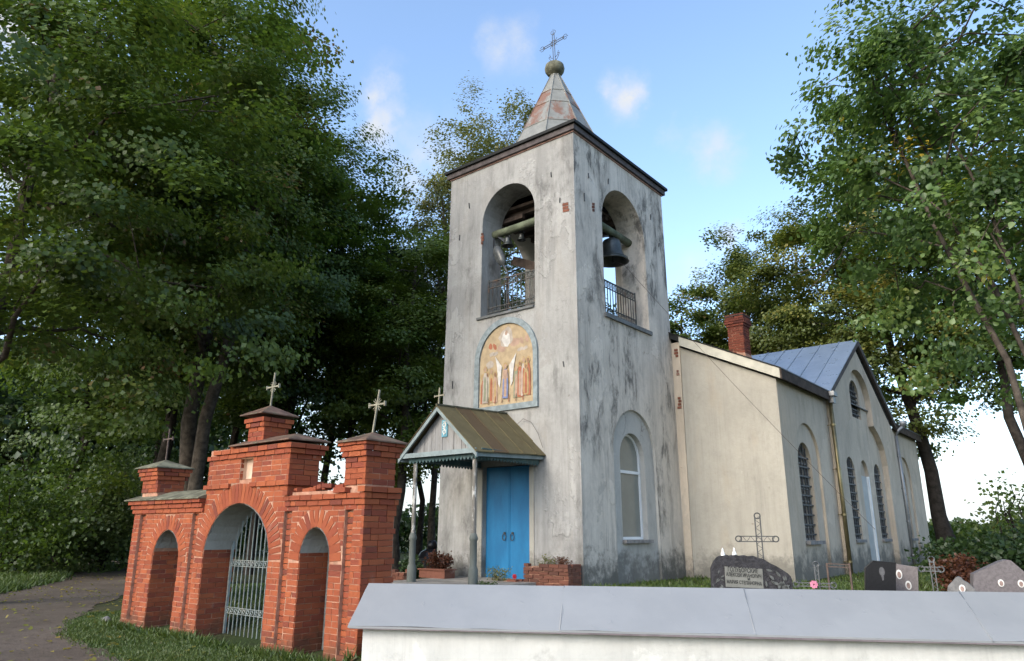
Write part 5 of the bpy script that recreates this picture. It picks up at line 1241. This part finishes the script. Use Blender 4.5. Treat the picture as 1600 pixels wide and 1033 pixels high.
def shrub(name, label, cat, base, rx, ry, rz, n_leaf, size, mat, seed, group=None, shape=LEAFQ, tintbias=0., zc=None, stems=7):
    g = np.random.default_rng(seed); bx, by = base[:2]; bz = base[2] if len(base) > 2 else float(hgt(bx, by)); t = thing(name, label, cat, (bx, by, bz), group)
    zc = rz*.85 if zc is None else zc; m = MB(); tips = []
    for k in range(stems): e = np.array([bx+g.normal(0, .45)*rx, by+g.normal(0, .45)*ry, bz+zc+rz*g.uniform(-.1, .9)]); m.tube(curve((bx+g.normal(0, .08)*rx, by+g.normal(0, .08)*ry, bz-.02), e, .05, g, 5), [.035*rz, .03*rz, .02*rz, .014*rz, .008*rz], 4, cap=False); tips.append(e)
    m.build('stem', M['bark_dark'], t, recalc=False)
    nc = 34; d = g.normal(size=(nc, 3)); d /= np.linalg.norm(d, axis=1, keepdims=True); CC = np.array([bx, by, bz+zc])+d*g.uniform(.35, 1.0, nc)[:, None]*np.array([rx, ry, rz]); CC = np.concatenate([CC, np.array(tips)])
    ci = g.integers(0, len(CC), n_leaf); C_ = CC[ci]+g.normal(0, 1, (n_leaf, 3))*np.array([rx, ry, rz])*.2; C_[:, 2] = np.maximum(C_[:, 2], bz+.02)
    nrm = g.normal(0, .6, (n_leaf, 3))+np.array([0, 0, .6]); ct = g.normal(0, .15, len(CC))
    me = leaves_mesh('foliage', C_-np.array([bx, by, bz]), size*g.uniform(.6, 1.3, n_leaf), np.clip(.42+tintbias+ct[ci]+g.normal(0, .12, n_leaf), 0, 1), nrm, g, shape); link('foliage', me, M[mat], t); return t

def lime_keep(C_):
    L = -((C_[:, :2]-at(1740, 12.5))@np.array([math.cos(YAW+.45), -math.sin(YAW+.45)]))+np.sin(C_[:, 2]*5)*.15
    return (L < 2.75) | (C_[:, 2] > 4.4+(L-2.75)*3.3)
# left: big maples over the lane and the dense stand behind the gate
GL = 'maples standing left of the church'
tree('maple_tree', 'huge twin stemmed maple with bronze tinted top rising behind the brick gate', 'tree', at(288, 25.5), 24, (-1.0, -.7, 13.6, 5.0, 5.0, 8.4), 135000, .135, 'leaf_maple', .30, 11, (.5, .6), cb=.30, nclus=300, clus=.92, limbs=24, group=GL, tintbias=.08, stems=2)
tree('maple_tree', 'tall maple overhanging the lane at the far left edge', 'tree', at(-75, 21), 19, (1.5, 1.0, 11.2, 5.0, 5.0, 7.2), 80000, .13, 'leaf_maple', .26, 12, (.4, .1), cb=.30, nclus=190, clus=.9, limbs=18, group=GL)
tree('maple_tree', 'bright green rounded maple touching the left side of the bell tower', 'tree', at(618, 29.5), 15.0, (-.3, .4, 9.2, 3.3, 3.3, 5.6), 52000, .135, 'leaf_maple_light', .22, 13, (.1, .2), cb=.32, nclus=150, clus=.8, limbs=16, group=GL)
tree('maple_tree', 'dark maple filling the crown between the twin maple and the tower', 'tree', at(435, 30.5), 22, (-.5, -.2, 12.9, 4.3, 4.3, 7.6), 100000, .14, 'leaf_maple', .27, 14, (-.2, .3), 'bark_dark', cb=.30, nclus=260, clus=.85, limbs=22, group=GL, tintbias=-.03)
tree('maple_tree', 'maple behind the lane whose crown shows between the two left trunks', 'tree', at(238, 31), 23, (-1.6, -.8, 13.5, 5.4, 5.4, 9.0), 70000, .15, 'leaf_maple', .26, 15, (.2, .3), 'bark_dark', cb=.25, nclus=200, clus=.95, limbs=18, group=GL, tintbias=-.05)
GS_ = 'dark trunks in the stand behind the gate'
for i, (u, d, hh, tr) in enumerate(((345, 34, 19, .20), (395, 31, 18, .17), (432, 37, 20, .22), (505, 36, 19, .20), (533, 33, 17, .17), (571, 36, 18, .24), (610, 40, 17, .18), (655, 38, 15, .17), (225, 38, 18, .2), (100, 36, 16, .17))):
    lab = ('slim dark tree behind the gate just right of the twin maple', 'dark tree behind the raised middle of the gate', 'thick dark tree behind the cross on the middle gable of the gate', 'dark tree seen left of the bright sky gap behind the gate', 'slender dark tree standing in the bright sky gap behind the gate', 'stout dark tree behind the right gate pillar',
           'dark tree between the right gate pillar and the porch gable', 'far thin tree just left of the porch roof', 'dark tree behind the left gate pillar cross', 'dark leaning tree beyond the lane verge at left')[i]
    tree('forest_tree', lab, 'tree', at(u, d), hh, (0, 0, hh*.64, 2.8, 2.8, hh*.36), 18000, .155, 'leaf_dark' if i in (1, 2, 4, 5, 7, 8) else 'leaf_maple', tr, 30+i, (.2*(-1)**i, .2), 'bark_dark', cb=.30, nclus=110, clus=.85, limbs=11, group=GS_, tintbias=-.04)
tree('lime_tree', 'pale yellowing tree rising behind the left of the bell tower roof', 'tree', at(752, 36), 25.5, (.5, .3, 16.2, 4.2, 4.2, 9.3), 50000, .13, 'leaf_pale', .24, 51, (.2, .1), cb=.35, nclus=150, clus=.75, limbs=22, group='trees behind the church', flat=.8)
tree('maple_tree', 'tree behind the tower whose leaves show through the belfry openings', 'tree', at(845, 42), 19.5, (.2, .2, 12.0, 4.4, 4.4, 7.0), 26000, .16, 'leaf_maple', .22, 59, (0, 0), cb=.3, nclus=140, clus=.8, limbs=14, group='trees behind the church')
tree('lime_tree', 'thin loosely leaved tree between the maples and the tower top', 'tree', at(675, 34), 21.5, (.2, .3, 14.5, 2.7, 2.7, 7.4), 14000, .15, 'leaf_pale', .17, 52, (.1, .1), cb=.35, nclus=90, clus=.65, limbs=18, group='trees behind the church', flat=.8, tintbias=-.15)
tree('maple_tree', 'dark green tree peeping over the nave roof beside the tower', 'tree', at(1085, 39), 15.3, (0, 0, 9.6, 3.4, 3.4, 5.4), 34000, .17, 'leaf_maple', .2, 53, (0, 0), cb=.35, nclus=90, clus=.8, limbs=12, group='trees behind the church', tintbias=.1)
tree('lime_tree', 'airy yellowish tree behind the brick chimney', 'tree', at(1200, 41), 18.2, (.1, 0, 11.0, 3.3, 3.3, 6.8), 36000, .155, 'leaf_yellow', .2, 54, (0, 0), cb=.3, nclus=110, clus=.7, limbs=16, group='trees behind the church', tintbias=-.12, flat=.8)
tree('lime_tree', 'smaller tree filling the gap between chimney and gable', 'tree', at(1275, 42), 16, (.1, 0, 9.6, 3.6, 3.6, 6.0), 30000, .20, 'leaf_yellow', .2, 55, (0, 0), cb=.3, nclus=90, clus=.8, limbs=12, group='trees behind the church')
tree('maple_tree', 'big leaning maple turning yellow beyond the gable end', 'tree', at(1482, 36), 17.5, (-2.0, -.6, 11.2, 5.6, 4.6, 6.4), 90000, .145, 'leaf_yellow', .33, 56, (-2.0, .2), 'bark_dark', cb=.42, nclus=230, clus=.9, limbs=20, group='trees right of the church', tintbias=-.05)
tree('maple_tree', 'greener tree behind the near lime at the right edge', 'tree', at(1630, 33), 17, (-.6, 0, 11.8, 4.4, 4.4, 5.4), 50000, .145, 'leaf_maple', .24, 57, (-.8, 0), 'bark_dark', cb=.45, nclus=140, clus=.85, limbs=15, group='trees right of the church', tintbias=.08)
tree('lime_tree', 'near lime with large heart shaped leaves and leaning stems at the right edge', 'tree', at(1740, 12.5), 11.5, (-.35, 1.6, 7.9, 3.6, 2.9, 4.1), 46000, .088, 'leaf_lime', .062, 58, (-1.9, .8), 'bark', cb=.42, shape=LEAFL, nclus=210, clus=.42, limbs=24, group='trees right of the church', flat=.7, stems=3, near=290, up_=.4, keep=lime_keep)
# bushes
shrub('shrub', 'light green leafy bush beyond the lane verge, near the left gate pillar', 'bush', at(165, 35), 2.3, 1.8, 2.2, 9000, .15, 'leaf_bush', 71, 'bushes along the lane')
shrub('shrub', 'broad green bush under the trees at the left edge of the photo', 'bush', at(20, 33), 3.4, 2.0, 2.0, 9000, .15, 'leaf_maple', 72, 'bushes along the lane', tintbias=-.3)
shrub('shrub', 'dull green bush between the light bush and the dark trunk', 'bush', at(95, 38), 3.0, 2.0, 2.4, 8000, .16, 'leaf_maple', 73, 'bushes along the lane')
shrub('shrub', 'small grey green bush right beside the gate at the far verge', 'bush', at(212, 40), 2.2, 1.8, 2.8, 7000, .16, 'leaf_bush', 74, 'bushes along the lane', tintbias=-.25)
tree('birch_tree', 'pale far tree seen through the gap at the left edge', 'tree', at(22, 52), 9.6, (0, 0, 6.0, 3.0, 3.0, 3.8), 8000, .2, 'leaf_bush', .14, 75, cb=.3, nclus=70, clus=.7, limbs=10, tintbias=.12)
shrub('shrub', 'large dark mound of a bush behind the broad grey gravestone', 'bush', at(1560, 18.5), 1.25, 1.0, .62, 5200, .11, 'leaf_dark', 76, 'bushes right of the church', tintbias=.05)
shrub('shrub', 'rust red low shrub between the wire cross and the dark bush', 'bush', at(1497, 17), .45, .45, .38, 2200, .07, 'leaf_red', 77, 'bushes right of the church')
shrub('shrub', 'green hedge bush behind the leaning maple trunk', 'bush', at(1525, 40), 3.4, 2.0, .78, 5200, .17, 'leaf_maple', 78, 'bushes right of the church', zc=.7)
shrub('shrub', 'yellow green scrub at the far right behind the dark bush', 'bush', at(1605, 30), 2.2, 1.6, 1.05, 4200, .15, 'leaf_bush', 79, 'bushes right of the church')
shrub('sapling', 'sparse young sapling against the white sky at right', 'sapling', at(1590, 26), 1.0, .9, 1.15, 480, .12, 'leaf_maple', 80, zc=1.6, stems=9)
# plants by the door
def pz(x, y, z): return (x, y, z)
shrub('flower_clump', 'pink flowering plant growing on the brick planter', 'flowers', pz(-.35, -.28, .42), .26, .16, .10, 420, .045, 'leaf_red', 81, 'plants by the door', shape=LEAFN, stems=5)
shrub('flower_clump', 'lilac grasslike plant at the left end of the planter top', 'flowers', pz(-.75, -.25, .42), .22, .14, .12, 260, .05, 'leaf_pale', 82, 'plants by the door', shape=LEAFN, stems=6)
shrub('flower_clump', 'dry silvery plant in front of the blue door', 'flowers', pz(-1.78, -.60, .08), .30, .2, .16, 700, .05, 'leaf_pale', 83, 'plants by the door', shape=LEAFN, stems=9, tintbias=.15)
shrub('flower_clump', 'low yellowish weeds beside the porch post', 'flowers', pz(-.95, -1.95, .05), .25, .2, .08, 420, .05, 'leaf_bush', 84, 'plants by the door', shape=LEAFN)
shrub('shrub', 'dark red leafy bush above the terracotta flower box', 'bush', pz(-3.5, -.72, .28), .36, .2, .2, 900, .06, 'leaf_red', 85, 'plants by the door', tintbias=-.3)
shrub('shrub', 'dark green plant between the porch posts left of the flower box', 'bush', pz(-4.25, -.9, .05), .3, .25, .26, 800, .07, 'leaf_dark', 86, 'plants by the door')
shrub('weed_clump', 'bright yellow green weeds left of the inscribed gravestone', 'weeds', (*at(1098, 12.5), .0), .3, .25, .14, 900, .06, 'leaf_maple_light', 87, shape=LEAFN, tintbias=.3)
for k, (x, y) in enumerate(((-1.38, -.58), (-1.34, -.62))):
    m = MB(); 
    for j in range(6): an = 6.28*j/6; m.obox((x+.03*math.cos(an), y, .20+.03*math.sin(an)+.02*k), (.02, 0, 0), (0, .01, 0), (0, 0, .02))
    if k == 0: tag(m.build('flower', M['flower_red']), 'small red flower on the crumbling brick edging by the door', 'flower')
# far wood on the horizon and woodland beyond the lane
def wood(label, pts, h0, h1, n, size, mat, seed, tb=0):
    g = np.random.default_rng(seed); C_ = []
    P = np.array(pts); seg = np.linalg.norm(np.diff(P, axis=0), axis=1); cum = np.concatenate([[0], np.cumsum(seg)])
    s = g.uniform(0, cum[-1], n); i = np.clip(np.searchsorted(cum, s)-1, 0, len(seg)-1); k = (s-cum[i])/seg[i]; q = P[i]+(P[i+1]-P[i])*k[:, None]
    hh = (h0+(h1-h0)*(.5+.5*np.sin(s*.37/h1*6+seed)*np.cos(s*.9/h1*5)))*g.uniform(0, 1, n)**.6
    C_ = np.column_stack([q+g.normal(0, h1*.25, (n, 2)), hh]); C_[:, 2] += hgt(C_[:, 0], C_[:, 1])
    me = leaves_mesh('far_wood', C_, size*g.uniform(.6, 1.3, n), np.clip(.4+tb+g.normal(0, .2, n), 0, 1), g.normal(0, .7, (n, 3))+np.array([0, 0, .5]), g, LEAFQ)
    o = link('far_wood', me, M[mat]); o['kind'] = 'stuff'; return o
wood('', [at(-350, 62), at(-100, 58), at(80, 56), at(300, 54), at(360, 54)], 8, 14, 42000, .42, 'leaf_dark', 91, .12)
wood('', [at(340, 56), at(520, 58), at(760, 62)], 2, 4, 9000, .35, 'leaf_dark', 93, .2)
wood('', [at(1150, 900), at(1500, 850), at(2000, 900)], 5, 13, 7000, 5.0, 'leaf_bush', 92, -.2)
# ------------------------------------------------------------------ grass, fallen leaves, small things on the ground
def grass(name, poly, n, h, seed, mat='grass', wd=.008, inside=None):
    g = np.random.default_rng(seed); P = np.array(poly); lo, hi = P.min(0), P.max(0); xy = g.uniform(lo, hi, (n*3, 2)); k = in_poly(xy[:, 0], xy[:, 1], poly)
    k &= ~(in_poly(xy[:, 0]+g.normal(0, .12, len(xy)), xy[:, 1]+g.normal(0, .12, len(xy)), ROAD)); xy = xy[k][:n]; n = len(xy)
    dens = .5+.5*np.sin(xy[:, 0]*2.1+1)*np.cos(xy[:, 1]*2.7)+g.normal(0, .25, n); kk = dens > .12; xy = xy[kk]; dens = dens[kk]; n = len(xy)
    z = hgt(xy[:, 0], xy[:, 1]); hh = h*g.uniform(.4, 1.3, n)*(.6+.5*np.clip(dens, 0, 1)); a = g.uniform(0, 6.28, n); d = np.stack([np.cos(a), np.sin(a)], 1); ln = g.normal(0, .5, (n, 2))*hh[:, None]
    dist = np.linalg.norm(xy-CAM[:2], axis=1); w_ = wd*(1+dist/14)
    b = np.column_stack([xy, z-.01]); v0 = b.copy(); v0[:, :2] -= d*w_[:, None]; v1 = b.copy(); v1[:, :2] += d*w_[:, None]; v2 = b.copy(); v2[:, :2] += ln; v2[:, 2] += hh
    V = np.stack([v0, v1, v2], 1).reshape(-1, 3); F = np.arange(n*3).reshape(-1, 3); t_ = np.clip(.42+.3*(dens-.5)+g.normal(0, .15, n), 0, 1)
    o = link(name, mesh_np(name, V, F, np.repeat(t_, 3)), M[mat]); o['kind'] = 'stuff'
grass('grass', [(-8.2, -6.9), (-6.0, -5.6), (-5.4, -6.2), (-5.3, -7.05), (1.2, -7.05), (1.9, -7.7), (2.6, -8.9), (.5, -9.1), (-1.5, -8.8), (-3.6, -8.4), (-5.0, -8.2), (-6.8, -7.4)], 62000, .055, 101)
grass('grass', [at(-260, 34), at(-260, 17), at(-40, 19.5), at(60, 22.5), at(150, 26.5), at(215, 30), at(250, 46), at(-100, 46)], 90000, .22, 102, wd=.014)
grass('grass', [(-5, -6.2), (1.2, -6.2), (2, -5.5), (-.7, -3.0), (-3.4, -2.7), (-8, -1), (-9, -4)], 26000, .08, 103)
grass('grass', [(1.5, -5.6), (8.5, -2.0), (9.5, 6), (4, 22), (3, 22), (3.0, 4.6), (.2, 4.6), (.1, -.3)], 36000, .10, 104)
grass('weeds', [(-5.6, -7.25), (1.3, -7.25), (1.6, -7.02), (-5.4, -6.98)], 2600, .13, 105, wd=.012)
g = np.random.default_rng(110); xy = np.concatenate([g.uniform((-16, -10.5), (2.5, -4.0), (700, 2)), np.stack([g.uniform(-21, -10, 300), g.uniform(-6.5, 0, 300)], 1)])
xy = xy[(xy[:, 1] < -7.1) | (xy[:, 0] < -5.6)]
C_ = np.column_stack([xy, hgt(xy[:, 0], xy[:, 1])+.03]); n = len(C_)
o = link('fallen_leaves', leaves_mesh('fallen_leaves', C_, g.uniform(.04, .10, n), g.uniform(.5, 1, n), g.normal(0, .25, (n, 3))+np.array([0, 0, 1]), g, LEAFM, 0), M['leaf_yellow']); o['kind'] = 'stuff'
bm = bmesh.new(); bmesh.ops.create_icosphere(bm, subdivisions=2, radius=.10)
for v in bm.verts: v.co = Vector((v.co.x*1.1, v.co.y*.8, v.co.z*.75))*(1+random.uniform(-.14, .14))
me = bpy.data.meshes.new('stone'); bm.to_mesh(me); bm.free(); o = link('stone', me, M['stone_grey'], None, (-5.75, -6.98, -.45)); tag(o, 'pale fist sized stone at the foot of the left gate corner', 'stone')
m = MB(); m.bar((-6.6, -6.35, -.49), (-5.27, -6.62, .15), .035); tag(m.build('stick', M['photo_white']), 'pale wooden stick leaning against the left end of the gate', 'stick')
